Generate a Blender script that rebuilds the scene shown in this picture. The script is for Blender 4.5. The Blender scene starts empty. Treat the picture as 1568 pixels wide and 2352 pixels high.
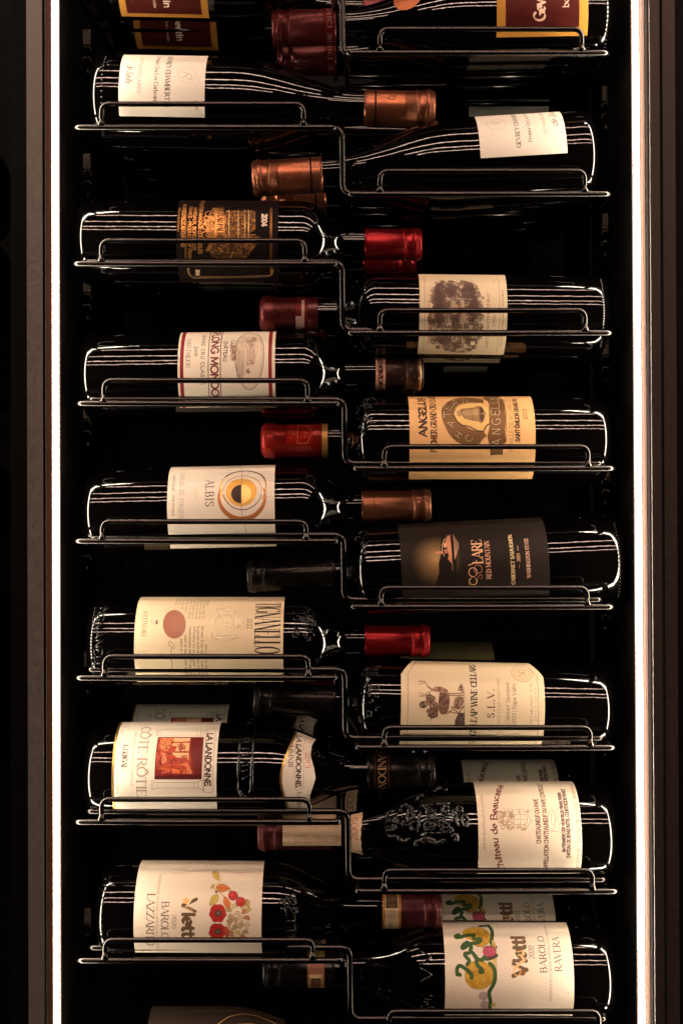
import bpy, math, random
import numpy as np
from mathutils import Vector, Matrix
random.seed(4); rng = np.random.default_rng(4)
SC = bpy.context.scene
COL = SC.collection
# ------------------------------------------------------------ camera, world, lamps, exposure
K = 1568.0/2500.0                 # photograph pixels -> layout units
S = 0.000386                      # metres per layout unit in the plane of the front bottles
D = 1.15                          # camera to the axes of the front bottles
CU, CV = 784.0, 1080.0            # optical axis in layout units
cam = bpy.data.cameras.new('camera'); camo = bpy.data.objects.new('camera', cam); COL.objects.link(camo)
camo.location = (0, -D, 0); camo.rotation_euler = (math.radians(90), 0, 0)
cam.sensor_fit = 'VERTICAL'; cam.sensor_height = 24; cam.sensor_width = 16
cam.lens = 24*D/(2352*S)
cam.shift_y = -(1176-CV)/2352.0
cam.clip_start = 0.01; cam.clip_end = 60
cam.dof.use_dof = True; cam.dof.focus_distance = D-0.035; cam.dof.aperture_fstop = 9.0
SC.camera = camo
SC.cycles.use_denoising = True
SC.cycles.max_bounces = 8; SC.cycles.glossy_bounces = 5; SC.cycles.diffuse_bounces = 4
SC.view_settings.view_transform = 'Standard'; SC.view_settings.look = 'None'
SC.view_settings.gamma = 1; SC.view_settings.use_curve_mapping = False
SC.view_settings.exposure = 0.22
W = bpy.data.worlds.new('World'); SC.world = W; W.use_nodes = True
W.node_tree.nodes['Background'].inputs[0].default_value = (0.9, 0.62, 0.5, 1)
W.node_tree.nodes['Background'].inputs[1].default_value = 0.004

def lamp(name, loc, target, sx, sy, power, color):
    l = bpy.data.lights.new(name, 'AREA'); l.shape = 'RECTANGLE'; l.size = sx; l.size_y = sy
    l.energy = power; l.color = color
    o = bpy.data.objects.new(name, l); COL.objects.link(o); o.location = loc
    d = Vector(target)-Vector(loc)
    o.rotation_euler = d.to_track_quat('-Z', 'Y').to_euler()
    return o
# four rows of ceiling tubes in the room, parallel to the cabinet front, reflected as the stripes on the glass
for el, wd, L in ((71, .060, 21), (52, .070, 27), (38, .08, 29), (29, .085, 28)):
    h = 2.2; dist = h/math.tan(math.radians(el))
    lamp('ceiling_lamp', (0.1, -dist, h), (0.1, 0, 0), 4.4, wd, L*4.4*wd*math.pi, (1.0, 0.66, 0.51))

def P(u, v, Y=0.0):
    f = S*(D+Y)/D
    return Vector(((u-CU)*f, Y, (CV-v)*f))
# ------------------------------------------------------------ mesh helpers
def link(name, verts, faces, mat=None, parent=None, smooth=True):
    me = bpy.data.meshes.new(name); me.from_pydata([tuple(v) for v in verts], [], faces); me.update()
    if mat: me.materials.append(mat)
    if smooth: me.polygons.foreach_set('use_smooth', [True]*len(me.polygons))
    o = bpy.data.objects.new(name, me); COL.objects.link(o)
    if parent: o.parent = parent
    return o
def empty(name, loc, label, cat, group=None, rot=(0, 0, 0)):
    o = bpy.data.objects.new(name, None); COL.objects.link(o); o.location = loc; o.rotation_euler = rot
    o.empty_display_size = .01
    o['label'] = label; o['category'] = cat
    if group: o['group'] = group
    return o
class MB:
    def __init__(s): s.v = []; s.f = []
    def box(s, a, b):
        n = len(s.v); x0, y0, z0 = a; x1, y1, z1 = b
        s.v += [(x0,y0,z0),(x1,y0,z0),(x1,y1,z0),(x0,y1,z0),(x0,y0,z1),(x1,y0,z1),(x1,y1,z1),(x0,y1,z1)]
        s.f += [tuple(n+i for i in q) for q in ((0,3,2,1),(4,5,6,7),(0,1,5,4),(1,2,6,5),(2,3,7,6),(3,0,4,7))]
    def prism(s, bot, top):
        # bot/top: lists of 3D points (same count), closed
        n = len(s.v); k = len(bot); s.v += [tuple(p) for p in bot]+[tuple(p) for p in top]
        s.f.append(tuple(range(n+k-1, n-1, -1))); s.f.append(tuple(range(n+k, n+2*k)))
        for i in range(k):
            j = (i+1) % k; s.f.append((n+i, n+j, n+k+j, n+k+i))
    def tube(s, pts, r, sides=10, caps=True):
        pts = [Vector(p) for p in pts]; n0 = len(s.v); N = len(pts)
        if N < 2: return
        t0 = (pts[1]-pts[0]).normalized()
        up = Vector((0, 0, 1)) if abs(t0.z) < .9 else Vector((1, 0, 0))
        nrm = t0.cross(up).normalized()
        for i, p in enumerate(pts):
            if i == 0: t = pts[1]-pts[0]
            elif i == N-1: t = pts[-1]-pts[-2]
            else: t = pts[i+1]-pts[i-1]
            if t.length < 1e-9: t = t0.copy()
            t.normalize()
            nrm = (nrm-t*nrm.dot(t))
            if nrm.length < 1e-6: nrm = t.orthogonal()
            nrm.normalize(); b = t.cross(nrm)
            rr = r[i] if hasattr(r, '__len__') else r
            for k in range(sides):
                a = 2*math.pi*k/sides
                s.v.append(tuple(p+(nrm*math.cos(a)+b*math.sin(a))*rr))
        for i in range(N-1):
            for k in range(sides):
                k2 = (k+1) % sides
                s.f.append((n0+i*sides+k, n0+i*sides+k2, n0+(i+1)*sides+k2, n0+(i+1)*sides+k))
        if caps:
            s.f.append(tuple(n0+k for k in range(sides-1, -1, -1)))
            s.f.append(tuple(n0+(N-1)*sides+k for k in range(sides)))
    def obj(s, name, mat, parent=None, smooth=True):
        return link(name, s.v, s.f, mat, parent, smooth)
def fillet(pts, rad, n=8):
    pts = [Vector(p) for p in pts]; out = [pts[0]]
    for i in range(1, len(pts)-1):
        a, b, c = pts[i-1], pts[i], pts[i+1]
        r = rad[i-1] if hasattr(rad, '__len__') else rad
        d1 = (a-b); d2 = (c-b); r1 = min(r, d1.length*.49, d2.length*.49)
        p1 = b+d1.normalized()*r1; p2 = b+d2.normalized()*r1
        for k in range(n+1):
            t = k/n; out.append(p1*(1-t)**2+b*2*t*(1-t)+p2*t*t)
    out.append(pts[-1]); return out
def lathe(name, prof, mat, parent, sides=96, sgn=1, smooth=True):
    # prof: list of (x, r); revolve about local x; sgn -1 mirrors x (neck towards -x)
    v = []; f = []; idx = []
    for (x, r) in prof:
        if r < 1e-6: idx.append([len(v)]); v.append((sgn*x, 0, 0))
        else:
            idx.append(list(range(len(v), len(v)+sides)))
            for k in range(sides):
                a = 2*math.pi*k/sides; v.append((sgn*x, r*math.cos(a), r*math.sin(a)))
    for i in range(len(idx)-1):
        A, B = idx[i], idx[i+1]
        for k in range(sides):
            k2 = (k+1) % sides
            if len(A) == 1 and len(B) == 1: continue
            if len(A) == 1: q = (A[0], B[k2], B[k])
            elif len(B) == 1: q = (A[k], A[k2], B[0])
            else: q = (A[k], A[k2], B[k2], B[k])
            f.append(q if sgn > 0 else q[::-1])
    return link(name, v, f, mat, parent, smooth)
# ------------------------------------------------------------ materials
def mat(name, color, rough=.5, metal=0., spec=.5, noise=None, bump=None, coat=0, emit=None, brushed=None):
    m = bpy.data.materials.new(name); m.use_nodes = True; nt = m.node_tree; N = nt.nodes; Lk = nt.links
    b = N['Principled BSDF']
    b.inputs['Base Color'].default_value = (*color, 1); b.inputs['Roughness'].default_value = rough
    b.inputs['Metallic'].default_value = metal; b.inputs['Specular IOR Level'].default_value = spec
    b.inputs['Coat Weight'].default_value = coat; b.inputs['Coat Roughness'].default_value = .05
    tc = N.new('ShaderNodeTexCoord')
    if noise:
        sc, amt = noise
        n = N.new('ShaderNodeTexNoise'); n.inputs['Scale'].default_value = sc; n.inputs['Detail'].default_value = 5
        Lk.new(tc.outputs['Object'], n.inputs['Vector'])
        mr = N.new('ShaderNodeMapRange'); mr.inputs['From Min'].default_value = .3; mr.inputs['From Max'].default_value = .7
        mr.inputs['To Min'].default_value = max(rough-amt, .01); mr.inputs['To Max'].default_value = rough+amt
        Lk.new(n.outputs['Fac'], mr.inputs['Value']); Lk.new(mr.outputs['Result'], b.inputs['Roughness'])
        mx = N.new('ShaderNodeMixRGB'); mx.blend_type = 'MULTIPLY'; mx.inputs['Fac'].default_value = .35
        mx.inputs['Color1'].default_value = (*color, 1); Lk.new(n.outputs['Fac'], mx.inputs['Color2'])
        Lk.new(mx.outputs['Color'], b.inputs['Base Color'])
    if bump:
        sc, st, stretch = bump
        mp = N.new('ShaderNodeMapping'); mp.inputs['Scale'].default_value = stretch
        Lk.new(tc.outputs['Object'], mp.inputs['Vector'])
        n = N.new('ShaderNodeTexNoise'); n.inputs['Scale'].default_value = sc; n.inputs['Detail'].default_value = 3
        Lk.new(mp.outputs['Vector'], n.inputs['Vector'])
        bp = N.new('ShaderNodeBump'); bp.inputs['Strength'].default_value = st; bp.inputs['Distance'].default_value = .001
        Lk.new(n.outputs['Fac'], bp.inputs['Height']); Lk.new(bp.outputs['Normal'], b.inputs['Normal'])
    if emit:
        b.inputs['Emission Color'].default_value = (*emit[0], 1); b.inputs['Emission Strength'].default_value = emit[1]
    return m
M_glass = mat('dark_bottle_glass', (.0007, .0005, .0005), .035, 0, .44, bump=(130, .075, (.5, 1, 1)))
M_relief = mat('raised_bottle_glass', (.0007, .0005, .0005), .20, 0, .5)
M_wire = mat('black_chrome_wire', (.050, .045, .042), .20, 1.0, .5)
M_wall = mat('black_cabinet_lining', (.012, .011, .0105), .6, 0, .12, noise=(60, .08))
M_back = mat('black_back_panel', (.0013, .0013, .0014), .6, 0, .08, noise=(40, .08))
M_clip = mat('clip_steel', (.035, .03, .026), .35, 1.0, .5, noise=(300, .1))
M_led = mat('led_diffuser', (.9, .9, .9), .5, emit=((1.0, .87, .69), 50.0))
M_falloff = mat('led_glow_falloff', (.5, .35, .28), .5, emit=((1.0, .74, .56), .42))  # weak added emission imitating the warm falloff of glow beside the strip
M_chan2 = mat('dark_bronze_channel', (.16, .075, .05), .5, .2, .2, noise=(90, .08))
M_chan = mat('bronze_channel', (.13, .055, .035), .5, .2, .3, noise=(90, .08), bump=(30, .1, (30, 30, .3)))
M_frame = mat('taupe_metal_frame', (.185, .17, .155), .42, .3, .5, noise=(260, .08), bump=(400, .12, (4, 4, .05)))
M_frame2 = mat('dark_brown_metal_frame', (.045, .030, .024), .5, .2, .4, noise=(200, .08))
M_black = mat('black_frame', (.002, .002, .002), .6, 0, .1, noise=(80, .06))
# ------------------------------------------------------------ the cabinet (leans a touch, as the verticals do)
ZT, ZB = P(0, -420).z, P(0, 2352+420).z
def vat(u0, u1, Y, v):  # u along a slightly leaning vertical, u0 at v=0, u1 at v=2352
    return P(u0+(u1-u0)*v/2352.0, v, Y)
def vprism(spec):
    # spec: list of (u_top, u_bottom, Y); returns bottom/top polygons
    a = [vat(u0, u1, Y, 2352+420) for u0, u1, Y in spec]; b = [vat(u0, u1, Y, -420) for u0, u1, Y in spec]
    zt = ZT*.86; zb = ZB*.86
    A = []; B = []
    for p, q in zip(a, b):
        d = (q-p)
        A.append(p+d*((zb-p.z)/d.z)); B.append(p+d*((zt-p.z)/d.z))
    return A, B
def vobj(name, spec, m, parent=None, smooth=False):
    A, B = vprism(spec); mb = MB(); mb.prism(A, B); return mb.obj(name, m, parent, smooth)
def xat(u0, u1, Y, z):
    pass
cab = empty('wine_cabinet', (0, .1, ZB*.86), 'tall black wine cabinet interior with lit strips down both sides', 'cabinet')
cab.location = (0, 0, 0)
YL = -.070
def side(u0, u1, Yref, Yfar, thick, name, m, par):
    # a lining wall going straight back from the leaning line (u0,u1)@Yref
    t = vat(u0, u1, Yref, -420); b = vat(u0, u1, Yref, 2772)
    mb = MB()
    sx = math.copysign(thick, t.x)
    A = [(b.x, Yref, b.z), (b.x, Yfar, b.z), (b.x+sx, Yfar, b.z), (b.x+sx, Yref, b.z)]
    B = [(t.x, Yref, t.z), (t.x, Yfar, t.z), (t.x+sx, Yfar, t.z), (t.x+sx, Yref, t.z)]
    if t.x > 0: A = A[::-1]; B = B[::-1]
    mb.prism(A, B); return mb.obj(name, m, par, False)
mb = MB(); mb.box((-.245, .30, ZB), (.262, .31, ZT)); mb.obj('back_panel', M_back, cab, False)
mb = MB(); mb.box((-.9, .12, ZB), (-.262, .13, ZT)); ncab = empty('wine_cabinet', (0, 0, 0), 'dark neighbouring cabinet just inside the left edge of the picture', 'cabinet'); mb.obj('back_panel', M_black, ncab, False)
mb = MB(); mb.box((.30, .02, ZB), (.9, .03, ZT)); ncab = empty('wine_cabinet', (0, 0, 0), 'black neighbouring cabinet side at the right edge of the picture', 'cabinet'); mb.obj('back_panel', M_black, ncab, False)
# ventilation slots in the back panel
for (u, v) in ((530, 1312), (905, 1965), (560, 1590), (545, 1950), (1000, 690)):
    mb = MB(); c = P(u, v, .296)
    for i in range(7):
        x = c.x-.036+i*.012
        mb.tube(fillet([(x, .298, c.z-.02), (x, .2955, c.z-.018), (x, .2955, c.z+.018), (x, .298, c.z+.02)], .002, 3), .0022, 8)
    mb.obj('vent_grille', M_back, cab)
def led(ua, ub, inner, label):
    # glowing diffuser: flat front ua..ub (at v=0; +4.5 / +15 lower down) and an inner cheek, added to light the rows behind, going 12 mm back
    e = empty('led_strip', (0, 0, 0), label, 'light strip', 'lit strips down the cabinet sides')
    ln = 4.5 if inner > 0 else 15
    k = (D+YL)/(D+YL+.011); k2 = (D+YL)/(D+YL+.017); back = lambda u: CU-(CU-u)*k
    i0 = ub if inner > 0 else ua; o0 = ua if inner > 0 else ub
    sp = [(back(o0), back(o0+ln), YL+.011), (o0, o0+ln, YL), (i0-inner*1.5, i0-inner*1.5+ln, YL), (i0, i0+ln, YL+.0015), (back(i0), back(i0+ln), YL+.011)]
    A, B = vprism(sp)
    mb = MB(); mb.prism(A[::-1], B[::-1]) if inner > 0 else mb.prism(A, B); mb.obj('diffuser', M_led, e, False)
    b2 = lambda u: CU-(CU-u)*k2
    sp = [(b2(i0-inner*4), b2(i0-inner*4+ln), YL+.017), (back(i0-inner*4), back(i0-inner*4+ln), YL+.0112), (back(i0), back(i0+ln), YL+.0112), (b2(i0), b2(i0+ln), YL+.017)]
    A, B = vprism(sp); mb = MB(); mb.prism(A[::-1], B[::-1]) if inner > 0 else mb.prism(A, B); mb.obj('glow_falloff', M_falloff, e, False)  # dim glowing band added behind the cheek, a stand-in for light falloff
    w_ = 2.6; o1 = o0-inner*w_
    sp = [(o1, o1+ln, YL+.006), (o1, o1+ln, YL+.0002), (o0-inner*.15, o0+ln-inner*.15, YL+.0002), (o0-inner*.15, o0+ln-inner*.15, YL+.006)]
    A, B = vprism(sp); mb = MB(); mb.prism(A[::-1], B[::-1]) if inner > 0 else mb.prism(A, B); mb.obj('glow_falloff', M_falloff, e, False)  # same added glow along the outer side of the diffuser
    return e
side(126.3, 130.8, YL+.0175, .30, .01, 'side_lining', M_wall, cab)
side(1458.2, 1473.2, YL+.0175, .30, .01, 'side_lining', M_wall, cab)
e = led(120.5, 126.5, 1, 'white glowing light strip down the left edge of the cabinet')
s = -1
def chan(spec, par, name='channel', m=None): return vobj(name, spec, m or M_chan, par)
vobj('channel', [(104.5, 109, YL-.0012), (117.6, 122.1, YL-.0004), (117.6, 122.1, YL+.008), (104.5, 109, YL+.008)], M_chan2, e)
e = led(1458, 1464, -1, 'white glowing light strip down the right edge of the cabinet')
vobj('channel', [(1467, 1482, YL+.0003), (1477.5, 1492.5, YL-.004), (1479, 1494, YL+.008), (1467, 1482, YL+.008)], M_chan, e)
vobj('channel_lip', [(1484.0, 1499, YL-.006), (1486.0, 1501, YL-.006), (1486, 1501, YL+.008), (1484, 1499, YL+.008)], M_chan, e)
fr = empty('door_frame', (0, 0, 0), 'taupe brushed metal door frame left of the left light strip', 'door frame', 'upright frames beside the light strips')
vobj('frame_face', [(60, 66, -.093), (61, 67, -.094), (96.3, 101.8, -.094), (97, 102.5, -.0935), (97, 102.5, -.06), (60, 66, -.06)], M_frame, fr)
vobj('frame_edge', [(98.5, 104, -.084), (103.5, 108.5, -.084), (103.5, 108.5, -.055), (98.5, 104, -.055)], M_black, fr)
vobj('frame_back', [(24, 28, -.075), (59.5, 65.5, -.075), (59.5, 65.5, -.05), (24, 28, -.05)], M_black, fr)
fr = empty('door_frame', (0, 0, 0), 'dark brown metal door frame right of the right light strip', 'door frame', 'upright frames beside the light strips')
vobj('frame_face', [(1488, 1502.5, -.088), (1490, 1504, -.090), (1512, 1524, -.090), (1514.5, 1526, -.088), (1514.5, 1526, -.05), (1488, 1502.5, -.05)], M_frame2, fr)
vobj('frame_edge', [(1519, 1531, -.080), (1548, 1560, -.080), (1548, 1560, -.05), (1519, 1531, -.05)], M_frame2, fr)
vobj('frame_back', [(1547, 1559, -.07), (1640, 1650, -.07), (1640, 1650, -.05), (1547, 1559, -.05)], M_black, fr)
# ------------------------------------------------------------ lettering: a small stroke alphabet (cap height 10)
GL = {
'A':"8.4|t.4,0 4,10|T4,10 7.8,0|t1.8,3.4 6.4,3.4|S.4,0|S7.8,0",
'B':"7.4|1.2,0 1.2,10|1.2,10 3.8,10 @3.8,7.6,2.2,2.4,90,-90 1.2,5.2|1.2,5.2 4,5.2 @4,2.6,2.7,2.6,90,-90 1.2,0",
'C':"8|@4.6,5,3.9,5,48,312|t7.3,8.6 7.3,6.6",
'D':"8.2|1.2,0 1.2,10|1.2,10 3.2,10 @3.2,5,4.2,5,90,-90 1.2,0",
'E':"7|1.2,0 1.2,10|1.2,10 6,10|1.2,5.2 4.8,5.2|1.2,0 6.2,0|t6,10 6,8.2|t6.2,0 6.4,2|S1.2,0|S1.2,10",
'F':"6.6|1.2,0 1.2,10|1.2,10 6,10|1.2,5.2 4.8,5.2|t6,10 6,8.2|S1.2,0",
'G':"8.4|@4.6,5,3.9,5,48,330|7.6,.8 7.6,4.4|t5.6,4.4 8.2,4.4",
'H':"8.4|1.2,0 1.2,10|7.2,0 7.2,10|1.2,5.1 7.2,5.1|S1.2,0|S1.2,10|S7.2,0|S7.2,10",
'I':"3.2|1.6,0 1.6,10|S1.6,0|S1.6,10",
'J':"5|3.4,10 3.4,2 @1.9,2,1.5,2,0,-150|S3.4,10",
'K':"8|1.2,0 1.2,10|t7,10 1.2,4.4|T3,6 7.4,0|S1.2,0|S1.2,10|S7,10|S7.4,0",
'L':"6.8|1.2,0 1.2,10|1.2,0 6,0|t6,0 6.2,2.2|S1.2,0|S1.2,10",
'M':"10|t1.2,0 1.6,10|T1.6,10 5,1.2|t5,1.2 8.4,10|T8.4,10 8.8,0|S1.2,0|S8.8,0|S1.2,10|S8.8,10",
'N':"8.6|t1.3,0 1.3,10|T1.3,10 7.3,0|t7.3,0 7.3,10|S1.3,0|S7.3,10|S.9,10",
'O':"8.6|@4.3,5,3.9,5,0,360",
'P':"7|1.2,0 1.2,10|1.2,10 3.6,10 @3.6,7.3,2.6,2.7,90,-90 1.2,4.6|S1.2,0",
'Q':"8.6|@4.3,5,3.9,5,0,360|T4.6,2 8,-2",
'R':"8|1.2,0 1.2,10|1.2,10 3.6,10 @3.6,7.4,2.5,2.6,90,-90 1.2,4.8|T3.6,4.8 7.4,0|S1.2,0|S7.4,0",
'S':"6.8|@3.4,7.5,2.5,2.5,35,180 1.2,6.6 5.3,3.9 @3.3,2.5,2.6,2.5,10,-145|t5.6,9.3 5.6,7.6|t.9,.8 .9,2.8",
'T':"8|4,0 4,10|.5,10 7.5,10|t.5,10 .5,8|t7.5,10 7.5,8|S4,0",
'U':"8.4|T1.4,10 1.4,3.2 @4.2,3.2,2.8,3.2,180,360 7,10|S1.4,10|S7,10",
'V':"8.2|T.5,10 4.2,0|t4.2,0 7.7,10|S.6,10|S7.6,10",
'W':"11.4|T.5,10 3.4,0|t3.4,0 5.7,9|T5.7,9 8.2,0|t8.2,0 10.9,10|S.6,10|S5.4,10|S10.8,10",
'X':"8|T.8,10 7.2,0|t7,10 .8,0|S.8,10|S7.2,0|S7,10|S.8,0",
'Y':"8|T.6,10 4,4.8|t4,4.8 7.5,10|4,4.8 4,0|S.7,10|S7.4,10|S4,0",
'Z':"7.4|1,10 6.6,10|T6.6,10 .8,0|.8,0 6.8,0|t1,10 1,8.2|t6.8,0 6.8,2",
'a':"5.6|4.4,0 4.4,4.6 @2.9,4.6,1.5,1.8,0,150|@2.5,1.9,1.9,1.9,70,430",
'b':"6|1.1,0 1.1,10|@3.1,3.2,2.2,3.2,140,-140",
'c':"5|@2.9,3.2,2.3,3.2,50,310",
'd':"6|4.9,0 4.9,10|@2.9,3.2,2.2,3.2,40,320",
'e':"5.4|t.7,3.5 4.9,3.5 @2.8,3.3,2.1,3.1,0,310",
'f':"3.6|1.6,0 1.6,8 @3,8,1.4,1.9,180,60|.4,6 3.4,6",
'g':"5.6|4.5,6.3 4.5,-1 @2.7,-1,1.8,2,0,-150|@2.7,3.3,1.9,3,45,315",
'h':"6|1.1,0 1.1,10|@3,4.2,1.9,2.2,150,0 4.9,0",
'i':"2.6|1.3,0 1.3,6.4|T1.3,8.4 1.3,9.2|S1.3,0",
'j':"2.6|1.6,6.4 1.6,-2|T1.6,8.4 1.6,9.2",
'k':"5.8|1.1,0 1.1,10|t4.9,6.4 1.1,2.8|T2.4,4 5.2,0",
'l':"2.6|1.3,0 1.3,10|S1.3,0",
'm':"8.6|1.1,0 1.1,6.4|@2.8,4.4,1.7,2,150,0 4.5,0|@6.1,4.4,1.6,2,150,0 7.7,0",
'n':"6|1.1,0 1.1,6.4|@3,4.3,1.9,2.1,150,0 4.9,0|S1.1,0|S4.9,0",
'o':"5.8|@2.9,3.2,2.3,3.2,0,360",
'p':"6|1.1,-3 1.1,6.4|@3.1,3.2,2.2,3.2,140,-140",
'q':"6|4.9,-3 4.9,6.4|@2.9,3.2,2.2,3.2,40,320",
'r':"4.2|1.1,0 1.1,6.4|@2.8,4.6,1.7,1.8,150,50|S1.1,0",
's':"4.8|@2.4,4.8,1.6,1.6,35,180 .9,4.2 3.7,2.5 @2.3,1.6,1.7,1.6,0,-145",
't':"3.8|1.6,8.4 1.6,1.6 @2.8,1.6,1.2,1.6,180,290|.3,6.3 3.4,6.3",
'u':"6|1.1,6.4 1.1,2 @2.9,2,1.8,2,180,340|4.9,6.4 4.9,0",
'v':"5.6|T.5,6.4 2.8,0|t2.8,0 5.1,6.4",
'w':"8|T.4,6.4 2.2,0|t2.2,0 4,5.8|T4,5.8 5.8,0|t5.8,0 7.6,6.4",
'x':"5.4|T.6,6.4 4.8,0|t4.8,6.4 .6,0",
'y':"5.6|T.5,6.4 2.9,0|t5.1,6.4 2,-3",
'z':"5|.8,6.4 4.4,6.4|T4.4,6.4 .6,0|.6,0 4.6,0",
'0':"6.4|@3.2,5,2.5,5,0,360",'1':"4.4|2.4,0 2.4,10|t2.4,10 .8,8.4|S2.4,0",
'2':"6.4|@3.1,7.4,2.3,2.6,160,-10 T.8,0|.8,0 5.8,0|t5.8,0 5.9,1.8",
'3':"6.2|@3,7.6,2.1,2.4,150,-90|@3,2.7,2.4,2.7,90,-150",
'4':"6.6|4.6,0 4.6,10|t4.6,10 .6,3|.6,3 6.2,3",
'5':"6.2|1.4,5.6 1.6,10|1.6,10 5.4,10|@3,3.2,2.5,3.2,130,-150",
'6':"6.4|@3.2,3.2,2.5,3.2,0,360|t5,9.8 .9,4.6",'7':"6|.6,10 5.6,10|5.6,10 2.2,0",
'8':"6.4|@3.2,7.6,2,2.4,0,360|@3.2,2.6,2.6,2.6,0,360",'9':"6.4|@3.2,6.8,2.5,3.2,0,360|t1.4,.2 5.5,5.4",
'.':"2.4|T1.2,0 1.2,.7",',':"2.4|T1.3,.6 .8,-1.4","'":"2|T1,9.8 .8,7.6",'-':"4|.6,4.2 3.4,4.2",'|':"2|t1,-1 1,10",
' ':"3.6",'(':"3|@4,4,3,6,130,230",')':"3|@-1,4,3,6,50,-50",
}
ACC = {'É':('E','a'),'È':('E','g'),'Ê':('E','c'),'Ô':('O','c'),'Â':('A','c'),'â':('a','c'),'Ü':('U','u'),'é':('e','a')}
def parse(ch):
    acc = None
    if ch in ACC: ch, acc = ACC[ch]
    g = GL.get(ch, GL[' ']).split('|'); w = float(g[0]); st = []
    for part in g[1:]:
        kind = 'x'
        if part[0] == 'S':
            x, y = map(float, part[1:].split(',')); st.append(('S', [(x-1.05, y), (x+1.05, y)])); continue
        if part[0] in 'tT': kind = part[0]; part = part[1:]
        pts = []
        for tk in part.split():
            if tk[0] == '@':
                cx, cy, rx, ry, a0, a1 = map(float, tk[1:].split(','))
                n = max(5, int(abs(a1-a0)/18))
                pts += [(cx+rx*math.cos(math.radians(a0+(a1-a0)*i/n)), cy+ry*math.sin(math.radians(a0+(a1-a0)*i/n))) for i in range(n+1)]
            else: pts.append(tuple(map(float, tk.lstrip('T').split(','))))
        st.append((kind, pts))
    if acc:
        top = 10.4 if ch.isupper() else 7.4; m = w/2
        if acc == 'a': st.append(('T', [(m-.6, top+.3), (m+1.2, top+2.2)]))
        if acc == 'g': st.append(('T', [(m+.6, top+.3), (m-1.2, top+2.2)]))
        if acc == 'c': st.append(('x', [(m-1.8, top+.3), (m, top+2), (m+1.8, top+.3)]))
        if acc == 'u': st += [('T', [(m-1.5, top+1), (m-1.5, top+1.6)]), ('T', [(m+1.5, top+1), (m+1.5, top+1.6)])]
    return w, st
GC = {}
def glyph(ch):
    if ch not in GC: GC[ch] = parse(ch)
    return GC[ch]
def sm(pts, closed=False, n=2):
    for _ in range(n):
        q = []; N_ = len(pts)
        rng__ = range(N_ if closed else N_-1)
        if not closed: q.append(pts[0])
        for i in rng__:
            a, b = pts[i], pts[(i+1) % N_]
            q += [(a[0]*.75+b[0]*.25, a[1]*.75+b[1]*.25), (a[0]*.25+b[0]*.75, a[1]*.25+b[1]*.75)]
        if not closed: q.append(pts[-1])
        pts = q
    return pts
def vnoise(h, w, cell, seed=0):
    r = np.random.default_rng(seed); gh, gw = int(h/cell)+3, int(w/cell)+3
    g = r.random((gh, gw)); y = np.arange(h)/cell; x = np.arange(w)/cell
    yi = y.astype(int); xi = x.astype(int); fy = (y-yi)[:, None]; fx = (x-xi)[None]
    fy = fy*fy*(3-2*fy); fx = fx*fx*(3-2*fx)
    a = g[yi][:, xi]; b = g[yi][:, xi+1]; c = g[yi+1][:, xi]; d = g[yi+1][:, xi+1]
    return (a*(1-fx)+b*fx)*(1-fy)+(c*(1-fx)+d*fx)*fy
def fbm(h, w, cell, seed=0, n=4):
    s = 0; t = 0
    for i in range(n): s = s+vnoise(h, w, max(cell/2**i, 1.01), seed+i)*.5**i; t += .5**i
    return s/t
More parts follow.
